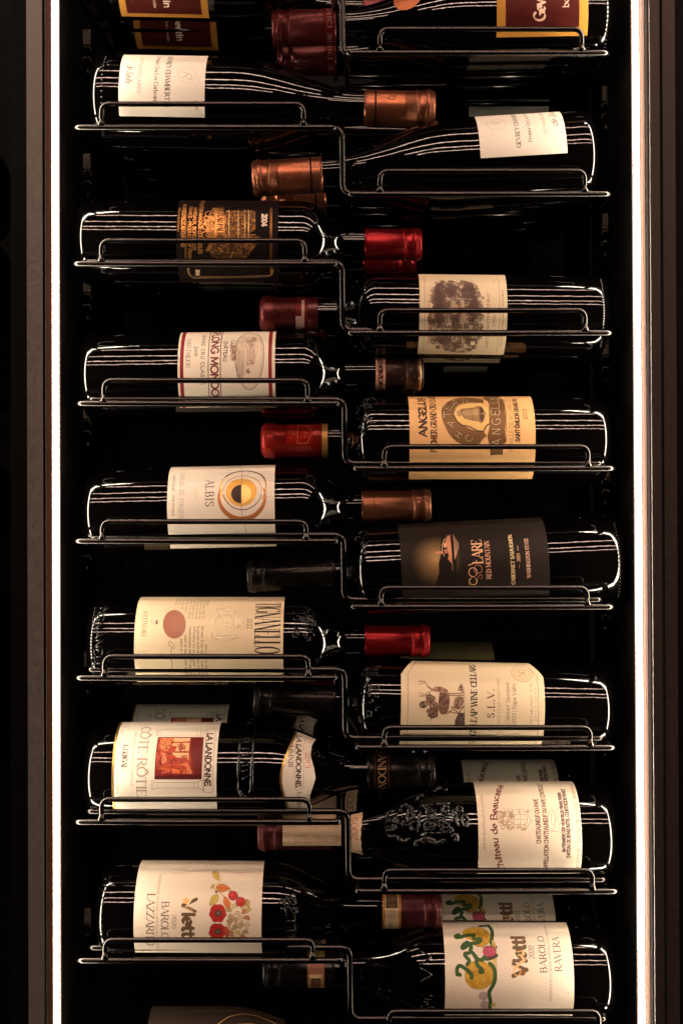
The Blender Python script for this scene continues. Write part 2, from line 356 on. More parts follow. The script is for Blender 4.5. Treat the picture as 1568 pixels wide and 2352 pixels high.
# ------------------------------------------------------------ bottles
BOT = {}
def shoulder(s0, s1, R, rn, p, q=1.0, n=26):
    out = []
    for i in range(1, n+1):
        t = i/n; f = .5*(1+math.cos(math.pi*t**p)); f = f**q
        out.append((s0+(s1-s0)*t, rn+(R-rn)*f))
    return out
class Bottle:
    def __init__(s, key, base, cap, R, kind, label, capm, capstart, Y=0.0, s0=None, s1=None, rn=.0145, captype='flat', up=1, grp='wine bottles lying in the racks'):
        b = P(*base, Y); c = P(*cap, Y); s.R = R; s.Y = Y; s.sgn = 1 if c.x > b.x else -1
        s.L = (c-b).length
        ang = math.atan2((c.z-b.z)*s.sgn, abs(c.x-b.x))   # tilt of local +x in display frame
        s.b = b; s.c = math.cos(ang); s.s = math.sin(ang)
        s.root = empty('wine_bottle', b, label, 'bottle', grp, (0, -ang, 0))
        e = .0075; L = s.L; s0 = s0 if s0 else L*(.62 if kind == 'bdx' else .40); s1 = s1 if s1 else L*(.765 if kind == 'bdx' else .76)
        pr = [(.016, 0), (.014, R*.35), (.006, R*.62), (.0008, R*.74), (0, R-e*1.05)]
        pr += [(e-e*math.sin(a), R-e+e*math.cos(a)) for a in [math.radians(90-15*i) for i in range(1, 7)]]
        pr += [(.012+(s0-.012)*i/6, R) for i in range(0, 7)]
        pr += shoulder(s0, s1, R, rn+.0012, 1.25 if kind == 'bdx' else 1.12, .9 if kind == 'bdx' else 1.12)
        pr += [(s1+(L-.002-s1)*i/5, rn+.0012*(1-i/5)) for i in range(1, 6)]+[(L-.001, rn-.002), (L-.001, 0)]
        s.prof = pr
        s.glass = lathe('glass_body', pr, M_glass, s.root, 112, s.sgn)
        cs = abs((P(*capstart, Y)-b).x)/s.c if isinstance(capstart, tuple) else abs(P(capstart, 0, Y).x-b.x)/s.c
        s.cs = cs; rc = rn+.0010; s.rc = rc
        cp = [(cs, rc-.0008), (cs+.0003, rc+.0004), (cs+.004, rc+.0002), (L-.0175, rc), (L-.0168, rc+.0011), (L-.0158, rc+.0011), (L-.0150, rc+.0001),
              (L-.0082, rc+.0002), (L-.0074, rc+.0013), (L-.0050, rc+.0014), (L-.0042, rc+.0004), (L-.0022, rc+.0004), (L-.0008, rc-.0004), (L, rc-.002), (L, 0)]
        if captype == 'round':
            cp = [(cs, rc-.0008), (cs+.0003, rc+.0004), (L-.014, rc), (L-.013, rc+.0010), (L-.0055, rc+.0014), (L-.003, rc+.0006), (L-.0008, rc-.0016), (L, rc-.004), (L, 0)]
        s.cap = lathe('capsule', cp, capm, s.root, 72, s.sgn)
        BOT[key] = s
    def r(s, x):
        x = abs(x); pr = s.prof
        for i in range(len(pr)-1):
            if i > 3 and pr[i][0] <= x <= pr[i+1][0]:
                t = (x-pr[i][0])/max(pr[i+1][0]-pr[i][0], 1e-9); return pr[i][1]+(pr[i+1][1]-pr[i][1])*t
        return s.R
    def local(s, p):
        d = p-s.b; return Vector((d.x*s.c+d.z*s.s, d.y, -d.x*s.s+d.z*s.c))
    def F(s, u, v, R):
        # photo position -> (axial x, angle) on the cylinder of radius R
        o = Vector((0, -D, 0)); q = P(u, v, 0)
        ol = s.local(o); dl = s.local(q)-ol
        a = dl.y**2+dl.z**2; b = 2*(ol.y*dl.y+ol.z*dl.z); c = ol.y**2+ol.z**2-R*R
        disc = b*b-4*a*c
        t = (-b-math.sqrt(max(disc, 0)))/(2*a)
        p = ol+dl*t
        return p.x, math.atan2(p.z, -p.y)
    def surf(s, x, th, off=0.0, r=None):
        rr = (s.r(x) if r is None else r)+off
        return (x, -rr*math.cos(th), rr*math.sin(th))
def copy_bottle(src, label, dY=.088, dx=0., dz=0., drop=()):
    r = BOT[src].root; c = r.copy(); COL.objects.link(c); c.location = r.location+Vector((dx, dY, dz)); c['label'] = label
    for ch in list(r.children):
        if ch.name.split('.')[0] in drop: continue
        k = ch.copy(); COL.objects.link(k); k.parent = c
        for g in list(ch.children):
            q = g.copy(); COL.objects.link(q); q.parent = k
    return c
# ------------------------------------------------------------ printed labels, drawn flat then wrapped round the glass
class Lab:
    def __init__(s, key, crop, xl, xr, yt, yb, bg, R=None, ppm=6500, zw=1568, ym=None, name='label', rough=.5, off=.0003):
        s.B = B = BOT[key]; s.R = R if R else B.R; s.crop = crop; s.zs = crop[2]/zw; s.name = name; s.rough = rough; s.off = off
        s.unit = s.zs*K*S*.965; s.ppm = ppm
        ym = ym if ym is not None else ((yt if yt is not None else 200)+(yb if yb is not None else 800))/2
        s.x0 = s.g(xl, ym)[0]; s.x1 = s.g(xr, ym)[0]
        xm = (xl+xr)/2
        s.a0 = -math.radians(100)*s.R if yt is None else s.g(xm, yt)[1]
        s.a1 = math.radians(80)*s.R if yb is None else s.g(xm, yb)[1]
        s.w = int((s.x1-s.x0)*ppm); s.h = int((s.a1-s.a0)*ppm)
        s.im = np.empty((s.h, s.w, 4), np.float32); s.im[..., :3] = bg; s.im[..., 3] = 0
        s.lf = None; s.rf = None
    def g(s, x, y):   # crop pixel -> (axial, arc) metres
        u = (s.crop[0]+x*s.zs)*K; v = (s.crop[1]+y*s.zs)*K
        X, th = s.B.F(u, v, s.R); return X, -th*s.R
    def px(s, p): return ((p[0]-s.x0)*s.ppm, (p[1]-s.a0)*s.ppm)
    def q(s, x, y): return s.px(s.g(x, y))
    def blend(s, m, col, alpha=1., metal=0.):
        a = (m*alpha)[..., None]; s.im[..., :3] = s.im[..., :3]*(1-a)+np.array(col, np.float32)*a
        s.im[..., 3] = s.im[..., 3]*(1-a[..., 0])+metal*a[..., 0]
    def seg(s, m, p, q, w0, w1=None):
        w1 = w0 if w1 is None else w1; W_ = max(w0, w1)/2+1.5
        xa = int(max(0, math.floor(min(p[0], q[0])-W_))); xb = int(min(s.w, math.ceil(max(p[0], q[0])+W_)+1))
        ya = int(max(0, math.floor(min(p[1], q[1])-W_))); yb = int(min(s.h, math.ceil(max(p[1], q[1])+W_)+1))
        if xa >= xb or ya >= yb: return
        X, Y = np.meshgrid(np.arange(xa, xb)+.5, np.arange(ya, yb)+.5)
        dx, dy = q[0]-p[0], q[1]-p[1]; L2 = dx*dx+dy*dy+1e-9
        t = np.clip(((X-p[0])*dx+(Y-p[1])*dy)/L2, 0, 1)
        d = np.hypot(X-(p[0]+t*dx), Y-(p[1]+t*dy))
        c = np.clip((w0+(w1-w0)*t)/2-d+.5, 0, 1)*min(1, max(w0, w1)/1.0)
        m[ya:yb, xa:xb] = np.maximum(m[ya:yb, xa:xb], c)
    def linepx(s, pts, w, col, alpha=1., metal=0.):
        m = np.zeros((s.h, s.w), np.float32)
        for i in range(len(pts)-1): s.seg(m, pts[i], pts[i+1], w)
        s.blend(m, col, alpha, metal)
    def line(s, pts, w, col, alpha=1., metal=0.):
        s.linepx([s.q(*p) for p in pts], w*s.unit*s.ppm, col, alpha, metal)
    def lines(s, many, w, col, alpha=1., metal=0.):
        m = np.zeros((s.h, s.w), np.float32)
        for pts in many:
            pp = [s.q(*p) for p in pts]
            for i in range(len(pp)-1): s.seg(m, pp[i], pp[i+1], w*s.unit*s.ppm)
        s.blend(m, col, alpha, metal)
    def polymask(s, pts):
        pts = [s.q(*p) for p in pts]; xs = [p[0] for p in pts]; ys = [p[1] for p in pts]
        xa, xb = int(max(0, min(xs)-1)), int(min(s.w, max(xs)+2)); ya, yb = int(max(0, min(ys)-1)), int(min(s.h, max(ys)+2))
        m = np.zeros((s.h, s.w), np.float32)
        if xa >= xb or ya >= yb: return m
        acc = 0
        for ox in (.17, .5, .83):
            for oy in (.17, .5, .83):
                X, Y = np.meshgrid(np.arange(xa, xb)+ox, np.arange(ya, yb)+oy); ins = np.zeros(X.shape, bool)
                for i in range(len(pts)):
                    x1, y1 = pts[i]; x2, y2 = pts[(i+1) % len(pts)]
                    if y1 == y2: continue
                    ins ^= ((y1 > Y) != (y2 > Y)) & (X < (x2-x1)*(Y-y1)/(y2-y1)+x1)
                acc = acc+ins
        m[ya:yb, xa:xb] = acc/9.; return m
    def poly(s, pts, col, alpha=1., metal=0., tex=None):
        m = s.polymask(pts)
        if tex is not None: m = m*tex
        s.blend(m, col, alpha, metal)
    def ell(s, cx, cy, rx, ry, a0=0, a1=360, n=48):
        return [(cx+rx*math.cos(math.radians(a0+(a1-a0)*i/n)), cy+ry*math.sin(math.radians(a0+(a1-a0)*i/n))) for i in range(n+1)]
    def fell(s, cx, cy, rx, ry=None, a0=0, a1=360, n=60):
        c = s.q(cx, cy); k = s.unit*s.ppm; ry = rx if ry is None else ry
        return [(c[0]+rx*k*math.cos(math.radians(a0+(a1-a0)*i/n)), c[1]+ry*k*math.sin(math.radians(a0+(a1-a0)*i/n))) for i in range(n+1)]
    def polyf(s, pts, col, alpha=1., metal=0.):   # polygon already in label pixels
        q = s.q; s.q = lambda x, y: (x, y); s.poly(pts, col, alpha, metal); s.q = q
    def fring(s, cx, cy, r, w, col, alpha=1., metal=0., ry=None): s.linepx(s.fell(cx, cy, r, ry), w*s.unit*s.ppm, col, alpha, metal)
    def disc(s, cx, cy, rx, ry, col, alpha=1., metal=0., tex=None): s.poly(s.ell(cx, cy, rx, ry), col, alpha, metal, tex)
    def ring(s, cx, cy, rx, ry, w, col, alpha=1., metal=0., a0=0, a1=360): s.line(s.ell(cx, cy, rx, ry, a0, a1), w, col, alpha, metal)
    def tex(s, cell, seed, lo=.4, hi=.6, n=4):
        f = fbm(s.h, s.w, cell*s.unit*s.ppm, seed, n); return np.clip((f-lo)/(hi-lo), 0, 1).astype(np.float32)
    def text(s, st, base, cap, y0, y1, col, style='serif', wt=None, i0=0, i1=None, alpha=1., metal=0., track=0., slant=0., path=None, outline=None, thin=.36, flip=False):
        """letters run round the bottle: baseline at crop x=base, cap line at crop x=cap; char i0 starts at crop y0, char i1 starts (ends) at y1"""
        ws = [glyph(c)[0]+track for c in st]; cum = [0]
        for w in ws: cum.append(cum[-1]+w)
        i1 = len(st) if i1 is None else i1
        yc = (y0+y1)/2
        A0 = s.px(s.g(base, y0)); A1 = s.px(s.g(base, y1)); C = s.px(s.g(cap, yc)); Bm = s.px(s.g(base, yc))
        X0 = Bm[0]; hsc = (C[0]-X0)/10.0                 # px per unit along axis (signed)
        vs = (A1[1]-A0[1])/(cum[i1]-cum[i0])             # px per unit around (signed)
        wt = wt if wt is not None else 1.5
        tk = max(1.12*wt*min(abs(hsc), 1.15*abs(vs)), 2.2) if style != 'cond' else wt*abs(vs)
        m = np.zeros((s.h, s.w), np.float32)
        for i, ch in enumerate(st):
            for kind, pts in glyph(ch)[1]:
                if kind == 'S' and style in ('sans', 'script', 'pen'): continue
                pp = []
                for (x, y) in pts:
                    xx = cum[i]-cum[i0]+x+slant*y
                    Y = A0[1]+xx*vs; X = X0+y*hsc
                    if path: X += path(Y)
                    pp.append((X, Y))
                for k in range(len(pp)-1):
                    (xa, ya), (xb, yb) = pts[k], pts[k+1]; L = math.hypot(xb-xa, yb-ya)+1e-9
                    if kind == 'S': w = tk*thin
                    elif style == 'sans': w = tk
                    elif style in ('pen', 'script'):
                        an = math.atan2(yb-ya, xb-xa); w = tk*(.25+.75*abs(math.sin(an-math.radians(35))))
                    elif kind == 'T': w = tk
                    elif kind == 't': w = tk*thin
                    else: w = tk*(thin+(1-thin)*abs(yb-ya)/L)
                    if style == 'pen': w *= 1.1
                    s.seg(m, pp[k], pp[k+1], max(w, 1.7))
        if outline:
            s.blend(m, col, alpha, metal)
            return
        s.blend(m, col, alpha, metal)
    def finish(s, bump=.15, nb=None):
        if s.name in ('label',) or s.h > 60:
            g = fbm(s.h, s.w, 5, 77, 3)[..., None]; s.im[..., :3] *= (.955+.09*g)*np.array((.86, .815, .74), np.float32)
        n = max(16, int((s.a1-s.a0)/s.R/math.radians(2.2))); nx = 28
        v = []; uv = []; f = []
        for i in range(n+1):
            a = s.a0+(s.a1-s.a0)*i/n
            xl = s.x0+(s.lf(i/n) if s.lf else 0); xr = s.x1-(s.rf(i/n) if s.rf else 0)
            for j in range(nx+1):
                x = xl+(xr-xl)*j/nx
                rr = max(s.B.r(x), s.B.rc if abs(x) > s.B.cs else 0)
                if abs(x) > s.B.cs: rr = s.B.rc+.0003
                v.append(s.B.surf(x, -a/s.R, s.off, rr)); uv.append(((x-s.x0)/(s.x1-s.x0), 1-(a-s.a0)/(s.a1-s.a0)))
        for i in range(n):
            for j in range(nx):
                p = i*(nx+1)+j; f.append((p, p+nx+1, p+nx+2, p+1))
        m = label_mat(s.im, s.name, s.rough, bump)
        o = link(s.name, v, f, m, s.B.root)
        ul = o.data.uv_layers.new(name='UVMap'); li = np.empty(len(o.data.loops), np.int32); o.data.loops.foreach_get('vertex_index', li)
        ul.data.foreach_set('uv', np.array(uv, np.float32)[li].ravel())
        s.o = o; return o
def label_mat(arr, name, rough, bump):
    h, w = arr.shape[:2]
    img = bpy.data.images.new(name+'_print', w, h, alpha=True, float_buffer=False)
    img.alpha_mode = 'CHANNEL_PACKED'
    a = arr[::-1].copy(); c = np.clip(a[..., :3], 0, 1)
    a[..., :3] = np.where(c <= .0031308, c*12.92, 1.055*np.power(np.maximum(c, 1e-6), 1/2.4)-.055)
    img.pixels.foreach_set(np.clip(a, 0, 1).astype(np.float32).ravel()); img.update(); img.pack()
    m = bpy.data.materials.new(name+'_paper'); m.use_nodes = True; N = m.node_tree.nodes; Lk = m.node_tree.links; b = N['Principled BSDF']
    t = N.new('ShaderNodeTexImage'); t.image = img; t.extension = 'EXTEND'; t.interpolation = 'Cubic'
    Lk.new(t.outputs['Color'], b.inputs['Base Color']); Lk.new(t.outputs['Alpha'], b.inputs['Metallic'])
    mr = N.new('ShaderNodeMapRange'); mr.inputs['To Min'].default_value = rough; mr.inputs['To Max'].default_value = .3
    Lk.new(t.outputs['Alpha'], mr.inputs['Value']); Lk.new(mr.outputs['Result'], b.inputs['Roughness'])
    tc = N.new('ShaderNodeTexCoord'); n = N.new('ShaderNodeTexNoise'); n.inputs['Scale'].default_value = 900; n.inputs['Detail'].default_value = 4
    Lk.new(tc.outputs['Object'], n.inputs['Vector'])
    b.inputs['Specular IOR Level'].default_value = .22 if arr[..., :3].mean() > .12 else .05
    bp = N.new('ShaderNodeBump'); bp.inputs['Strength'].default_value = bump; bp.inputs['Distance'].default_value = .0006
    Lk.new(n.outputs['Fac'], bp.inputs['Height']); Lk.new(bp.outputs['Normal'], b.inputs['Normal'])
    return m
def relief(key, crop, polys, rad, name, m, R=None, zw=1568, off=.0002, surf_r=None):
    B = BOT[key]; R = R or B.R; zs = crop[2]/zw; mb = MB()
    for pts in polys:
        out = []
        for (x, y) in pts:
            X, th = B.F((crop[0]+x*zs)*K, (crop[1]+y*zs)*K, R)
            out.append(B.surf(X, th, off, surf_r))
        # densify is left to the caller
        mb.tube(out, rad, 6)
    return mb.obj(name, m, B.root)
# ------------------------------------------------------------ capsules
def cm(name, c, rough=.36, metal=.8, **k): return mat(name, c, rough, metal, noise=(180, .07), bump=(260, .10, (1, 1, 1)), **k)
C_copper = cm('copper_foil', (.42, .145, .075)); C_red = cm('red_foil', (.34, .011, .015), .32, .7); C_dred = cm('dark_red_foil', (.13, .016, .016), .33, .5)
C_brown = cm('brown_foil', (.36, .14, .075), .36); C_blk = cm('black_foil', (.013, .010, .009), .26, .5)
C_choc = cm('chocolate_foil', (.060, .030, .022), .34, .6); C_burg = cm('burgundy_foil', (.10, .018, .02), .36, .5)
C_red2 = cm('scarlet_foil', (.38, .017, .011), .34, .5)
GOLD = (.66, .32, .11); GOLD2 = (.78, .50, .20)
# ------------------------------------------------------------ the bottles
bx = dict(rn=.0127)
Bottle('L0', (224, -68), (998, -52), .0415, 'bur', 'wine bottle with yellow-bordered maroon label cut by the top edge, at left', C_dred, (835, 0))
Bottle('R0', (1388, 50), (625, 66), .0415, 'bur', 'wine bottle with orange-bordered maroon label and dark red cap, top right', C_dred, (772, 0), s0=.12, s1=.232)
Bottle('L1', (223, 238), (998, 251), .0415, 'bur', 'burgundy bottle with plain white label and copper cap on the uppermost full left shelf', C_copper, (835, 0), s0=.118, s1=.236)
Bottle('R1', (1355, 364), (580, 411), .0415, 'bur', 'tilted burgundy bottle with white label and copper cap, right side second shelf down', C_copper, (741, 0), s0=.12, s1=.236)
Bottle('L3', (188, 558), (968, 562), .0372, 'bdx', 'bottle with black and gold castle label dated 2004 and red cap', C_red, (836, 0), s0=.193, s1=.234, **bx)
Bottle('R2', (1382, 729), (597, 721), .0375, 'bdx', 'bottle with cream label of a brown landscape engraving and dark red cap', C_dred, (731, 0), captype='round', s0=.200, s1=.236, rn=.0138)
Bottle('L5', (199, 866), (972, 857), .0380, 'bdx', 'bottle with red-banded white label, oval vineyard engraving and chocolate brown cap', C_choc, (861, 0), s0=.190, s1=.231, **bx)
Bottle('R3', (1386, 1011), (600, 1012), .0385, 'bdx', 'bottle with gold label showing a bell and scarlet cap with gold bands', C_red2, (754, 0), captype='round', s0=.206, s1=.232, rn=.0135)
Bottle('L7', (207, 1178), (989, 1160), .0385, 'bdx', 'bottle with white label of gold and copper rings and brown cap', C_brown, (829, 0), s0=.186, s1=.229, **bx)
Bottle('R4', (1417, 1284), (568, 1325), .0400, 'bdx', 'bottle with near-black label of a lit hilltop house, right side', C_blk, (772, 0), s0=.220, s1=.246, **bx)
Bottle('L9', (214, 1472), (986, 1472), .0385, 'bdx', 'bottle with cream label, red striped disc and raised crest, red cap', C_red, (836, 0), s0=.184, s1=.226, **bx)
Bottle('R5', (1392, 1622), (583, 1606), .0385, 'bdx', 'bottle with cream clipped-corner label of a stag and tree', C_blk, (772, 0), s0=.208, s1=.233, **bx)
Bottle('L11', (211, 1768), (998, 1771), .0415, 'bur', 'burgundy bottle with white label, red painting in a column frame and neck label', C_blk, (842, 0), s0=.150, s1=.246)
Bottle('R6', (1395, 1908), (593, 1911), .0425, 'bur', 'bottle with scalloped cream label in red gothic lettering and embossed shoulder crest', C_burg, (785, 0), s0=.140, s1=.243)
Bottle('L13', (238, 2086), (1013, 2090), .0410, 'bur', 'bottle with pinkish label of red poppies, berries and leaves', C_burg, (878, 0), s0=.150, s1=.226)
Bottle('R7', (1393, 2229), (604, 2224), .0415, 'bur', 'bottle with pale label of yellow squashes and green tendrils, bottom right', C_blk, (770, 0), s0=.152, s1=.232)
Bottle('L15', (200, 2424), (985, 2424), .0410, 'bur', 'bottle with black label and gold arc cut by the bottom edge', C_blk, (835, 0))
# deeper bottles of their own kind
Bottle('R0c', (1325, 200), (640, 242), .0415, 'bur', 'deep-set bottle showing a white bordered back label, behind the upper right shelf', C_dred, (770, 0), Y=.178)
Bottle('R2c', (1290, 770), (640, 770), .0375, 'bdx', 'deep-set bottle with small grey back label below the landscape label', C_dred, (770, 0), Y=.178, **bx)
Bottle('R5b', (1340, 1570), (620, 1575), .0400, 'bdx', 'dim bottle with olive yellow label behind the stag bottle', C_dred, (770, 0), Y=.088, **bx)

INK = (.10, .07, .06); BR = (.30, .15, .09); WHITE = (.80, .76, .70)
ME = (.085, .06, .055)
# L1 / R1 -------------------------------------------------------
l = Lab('L1', (420, 190, 360), 65, 1437, None, 1033, (.80, .755, .70), ym=600)
l.text('GEVREY-CHAMBERTIN', 806, 878, 290, 785, ME, i0=7, i1=15, wt=1.9)
l.text('Premier Cru Les Corbeaux', 628, 690, 345, 785, ME, i0=12, i1=23, wt=1.6)
l.text('LES PARCELLAIRES', 372, 424, 170, 665, (.26, .19, .16), i0=4, i1=16, wt=1.4)
l.text('de Saulx', 190, 300, 215, 500, ME, 'script', slant=.25, wt=1.2)
l.fring(1150, 365, 150, 6, (.46, .32, .20), .8); l.fring(1150, 365, 118, 4, (.55, .40, .28), .5)
l.text('R', 1080, 1230, 300, 420, (.50, .36, .24), 'script', slant=.4, wt=.9, alpha=.8)
l.text('2021', 1290, 1328, 765, 940, ME, 'script', wt=1.2)
l.finish()
relp = []
l = Lab('R1', (1740, 400, 360), 66, 1457, None, 742, (.80, .755, .70), ym=560)
l.text('GEVREY-CHAMBERTIN', 705, 640, 612, 262, ME, i0=0, i1=7, wt=1.9)
l.text('Premier Cru Les Corbeaux', 886, 830, 520, 275, ME, i0=0, i1=8, wt=1.6)
l.text('LES PARCELLAIRES', 1128, 1085, 398, 285, (.26, .19, .16), i0=0, i1=4, wt=1.4)
l.text('de Saulx', 1300, 1200, 275, 130, ME, 'script', i1=3, slant=.25, wt=1.6)
l.fring(330, 235, 150, 6, (.46, .32, .20), .8); l.fring(330, 235, 118, 4, (.55, .40, .28), .5)
l.text('R', 400, 260, 265, 205, (.50, .36, .24), 'script', slant=.4, wt=.9, alpha=.8)
l.finish()
# L0 / R0 -------------------------------------------------------
def maroon(key, crop, xl, xr, yb, bd, parts, ym):
    l = Lab(key, crop, xl, xr, None, yb, (.46, .225, .045), ym=ym, rough=.42)
    w = bd*l.unit; m = np.zeros((l.h, l.w), np.float32); b = int(w*l.ppm)
    m[:l.h-b, b:l.w-b] = 1; l.blend(m, (.060, .010, .009), 1, .15)
    g = l.tex(60, 5, .35, .65); l.blend(m*g, (.09, .018, .015), .3)
    for a, k in parts: l.text(*a, **k)
    l.finish(.1); return l
maroon('R0', (1780, 0, 460), 130, 1268, 455, 110,
  [(('Gevrey-Chambertin', 728, 590, 262, 66, (.75, .52, .42)), dict(style='pen', i0=0, i1=2, wt=1.8)),
   (('bourgogne', 1022, 950, 95, 30, (.75, .52, .42)), dict(style='pen', i0=0, i1=1, wt=1.7))], 200)
maroon('L0', (400, 0, 420), 135, 1345, 231, 95,
  [(('Gevrey-Chambertin', 752, 842, 30, 100, (.80, .66, .58)), dict(style='pen', i0=16, i1=17, wt=2.2)),
   (('appellation controlee', 600, 640, -40, 60, (.70, .55, .48)), dict(style='pen', i0=14, i1=19, wt=1.6))], 40)
# L3 ------------------------------------------------------------
l = Lab('L3', (620, 720, 440), 96, 1420, None, 1110, (.010, .006, .006), ym=400, rough=.55)
G = dict(metal=.85)
l.text('MIS EN BOUTEILLE AU CHATEAU', 160, 202, 185, 540, GOLD, 'sans', i0=7, i1=23, wt=2.3, **G)
l.text('GRAND VIN DE BORDEAUX', 112, 134, 200, 460, GOLD, 'sans', i0=4, wt=1.8, alpha=.6, **G)
for x in (208, 222): l.line([(x, y) for y in range(150, 840, 30)], 6, GOLD, 1, .85)
l.text('FRANCE - PRODUCE OF FRANCE', 248, 290, 175, 540, GOLD, 'sans', i0=2, i1=15, wt=2.2, **G)
l.text('MARGAUX, BORDEAUX', 310, 352, 175, 545, GOLD, 'sans', i0=1, i1=13, wt=2.3, **G)
l.text('APPELLATION MARGAUX CONTROLEE', 383, 428, 180, 550, GOLD, 'sans', i0=10, i1=23, wt=2.4, **G)
rr = np.random.default_rng(8)
def scroll(l, x0, y0, x1, y1, n, w, col, metal, seed=3):
    r = np.random.default_rng(seed)
    for i in range(n):
        cx, cy = r.uniform(x0, x1), r.uniform(y0, y1); a = r.uniform(0, 360); R_ = r.uniform(.05, .14)*(y1-y0)
        l.line(l.ell(cx, cy, R_, R_, a, a+r.uniform(150, 330), 14), w*r.uniform(.6, 1.3), col, .9, metal)
scroll(l, 465, 190, 580, 520, 34, 17, GOLD, .85, 4)
scroll(l, 465, 190, 580, 520, 22, 5, (.10, .05, .03), .3, 9)
ban = lambda off: [(590+off+28*math.sin((y-340)/240.*1.2)*0+ -((y-330)/210.)**2*38, y) for y in range(150, 720, 20)]
l.poly(ban(0)+ban(140)[::-1], GOLD, 1, .85)
l.line(ban(8), 5, (.08, .04, .02)); l.line(ban(132), 5, (.08, .04, .02))
l.text('CHATEAU PALMER', 630, 700, 180, 520, (.09, .045, .02), 'serif', i0=2, i1=12, wt=2.2, thin=.4, path=lambda Y: 0)
bl = [(740, 185), (1070, 185), (1125, 200), (1120, 440), (1040, 480), (1190, 530), (1190, 560), (1000, 800), (560, 800), (530, 700), (700, 560)]
l.poly(bl, GOLD, 1, .85)
for x in range(748, 1115, 12):
    l.line([(x, y) for y in range(185, 560, 25)], 3.0 if x % 24 else 5, (.10, .05, .025), .75, .2)
for q7 in range(3): l.poly(bl_ := [(740, 185), (1070, 185), (1125, 200), (1120, 440), (1040, 480), (1190, 530), (1190, 560), (1000, 800), (560, 800), (530, 700), (590, 600), (700, 560)], (.05, .024, .014), .75, .2, l.tex((26, 14, 9)[q7], 81+q7, .50, .60, 3))
for (x, y, w_, h_) in [(a, b, 42, 26) for a in (800, 850, 930, 1010, 1060) for b in (210, 262, 320, 376, 430, 480)]:
    l.line([(x, y), (x+w_, y), (x+w_, y+h_), (x, y+h_), (x, y)], 5, (.08, .04, .02), .85)
for x in (780, 900, 985, 1035): l.line([(x, y) for y in range(180, 570, 25)], 10, (.95, .72, .36), .8, .9)
scroll(l, 560, 600, 1000, 790, 70, 12, (.05, .025, .015), .2, 12); scroll(l, 745, 190, 1110, 470, 90, 4, (.07, .035, .02), .2, 19)
l.lines([[(745, y), (1115, y+3)] for y in range(196, 560, 14)], 3, (.08, .04, .02), .7)
l.poly([(1040, 490), (1120, 440), (1130, 500)], (.010, .006, .006)); l.line([(1030, 500), (1120, 495)], 7, GOLD, 1, .85)
l.text('2004', 1208, 1272, 230, 388, (.85, .70, .60), 'sans', wt=2.6)
for x in (1318, 1336): l.line([(x, y) for y in range(150, 960, 30)]+[(x+8, 990)], 6, GOLD, 1, .85)
for o in (0, 16): l.line([(238+o, 930), (245+o, 985), (270+o, 1030), (320, 1062-o), (800, 1056-o), (1290, 1042-o), (1335-o, 1020), (1352-o, 980), (1355-o, 940)], 6, (.85, .55, .28), 1, .6)
l.poly([(340, 950), (400, 950), (400, 1025), (340, 1025)], (.30, .18, .12)); l.text('750 ml', 350, 392, 955, 1020, (.80, .6, .4), 'sans', wt=1.6)
l.finish(.1)
# R2 ------------------------------------------------------------
l = Lab('R2', (1520, 990, 360), 68, 1466, 74, None, (.70, .58, .42), ym=520)
l.a1 = l.g(750, 1335)[1]; l.h = int((l.a1-l.a0)*l.ppm); l.im = np.empty((l.h, l.w, 4), np.float32); l.im[..., :3] = (.70, .58, .42); l.im[..., 3] = 0
ENG = (.10, .05, .036)
def H(fx, fy): return (l.w*fx, l.h*fy)
for x in (.055, .068): l.linepx([H(x, .06), H(x, .95)], 1.4, ENG, .7)
for x in (.905, .918): l.linepx([H(x, .06), H(x, .95)], 1.4, ENG, .7)
l.linepx([H(.055, .055), H(.918, .055)], 1.4, ENG, .6); l.linepx([H(.055, .95), H(.918, .95)], 1.4, ENG, .6)
yy, xx = np.mgrid[0:l.h, 0:l.w]; X = xx/l.w; Y = yy/l.h
ed = fbm(l.h, l.w, 22, 3, 5)
mask = np.clip((1.12-((np.abs((X-.42)/.30))**3.2+(np.abs((Y-.54)/.40))**3.4)-(ed-.5)*1.3)*5, 0, 1)
tone = fbm(l.h, l.w, 26, 31, 5)*.7+fbm(l.h, l.w, 4, 8, 2)*.45
l.blend((mask*np.clip(.25+(tone-.38)*3.2, .12, 1)).astype(np.float32), ENG, .95)
def blob(fx, fy, rx, ry, col, a=.9, sd=1):
    e = fbm(l.h, l.w, 9, sd, 4); d = ((X-fx)/rx)**2+((Y-fy)/ry)**2
    l.blend(np.clip((1.05-d-(e-.5)*1.9)*3.5, 0, 1).astype(np.float32), col, a)
for (a, b, c, d_, sd) in ((.22, .30, .07, .13, 1), (.35, .27, .07, .09, 2), (.56, .30, .09, .10, 3), (.62, .46, .06, .12, 4), (.23, .50, .06, .12, 5), (.30, .78, .08, .07, 6), (.60, .80, .08, .06, 7), (.42, .62, .05, .10, 9)):
    blob(a, b, c, d_, (.085, .045, .04), .85, sd)
blob(.40, .47, .05, .05, (.50, .36, .22), .8, 14); blob(.50, .56, .04, .05, (.50, .36, .22), .6, 15)
l.linepx([H(.36, .36), H(.60, .37)], 3, (.55, .40, .30), .8); l.linepx([H(.50, .60), H(.50, .85)], 4, (.62, .50, .33), .8)
m_ = np.zeros((l.h, l.w), np.float32); m_[int(.80*l.h):int(.85*l.h), int(.60*l.w):int(.65*l.w)] = 1; l.blend(m_, (.72, .62, .46))
def tpx(st, xb, xc, y0, y1, col, **k):
    a = l.g(0, 0)
    # helper: text by label fractions
    f0, f1 = l.q, l.g
    tab = {'a': H(xb, y0), 'b': H(xb, y1), 'c': H(xc, (y0+y1)/2)}
    l.g = lambda x, y: (l.x0+x*l.w/l.ppm, l.a0+y*l.h/l.ppm)
    l.text(st, xb, xc, y0, y1, col, **k); l.g = f1
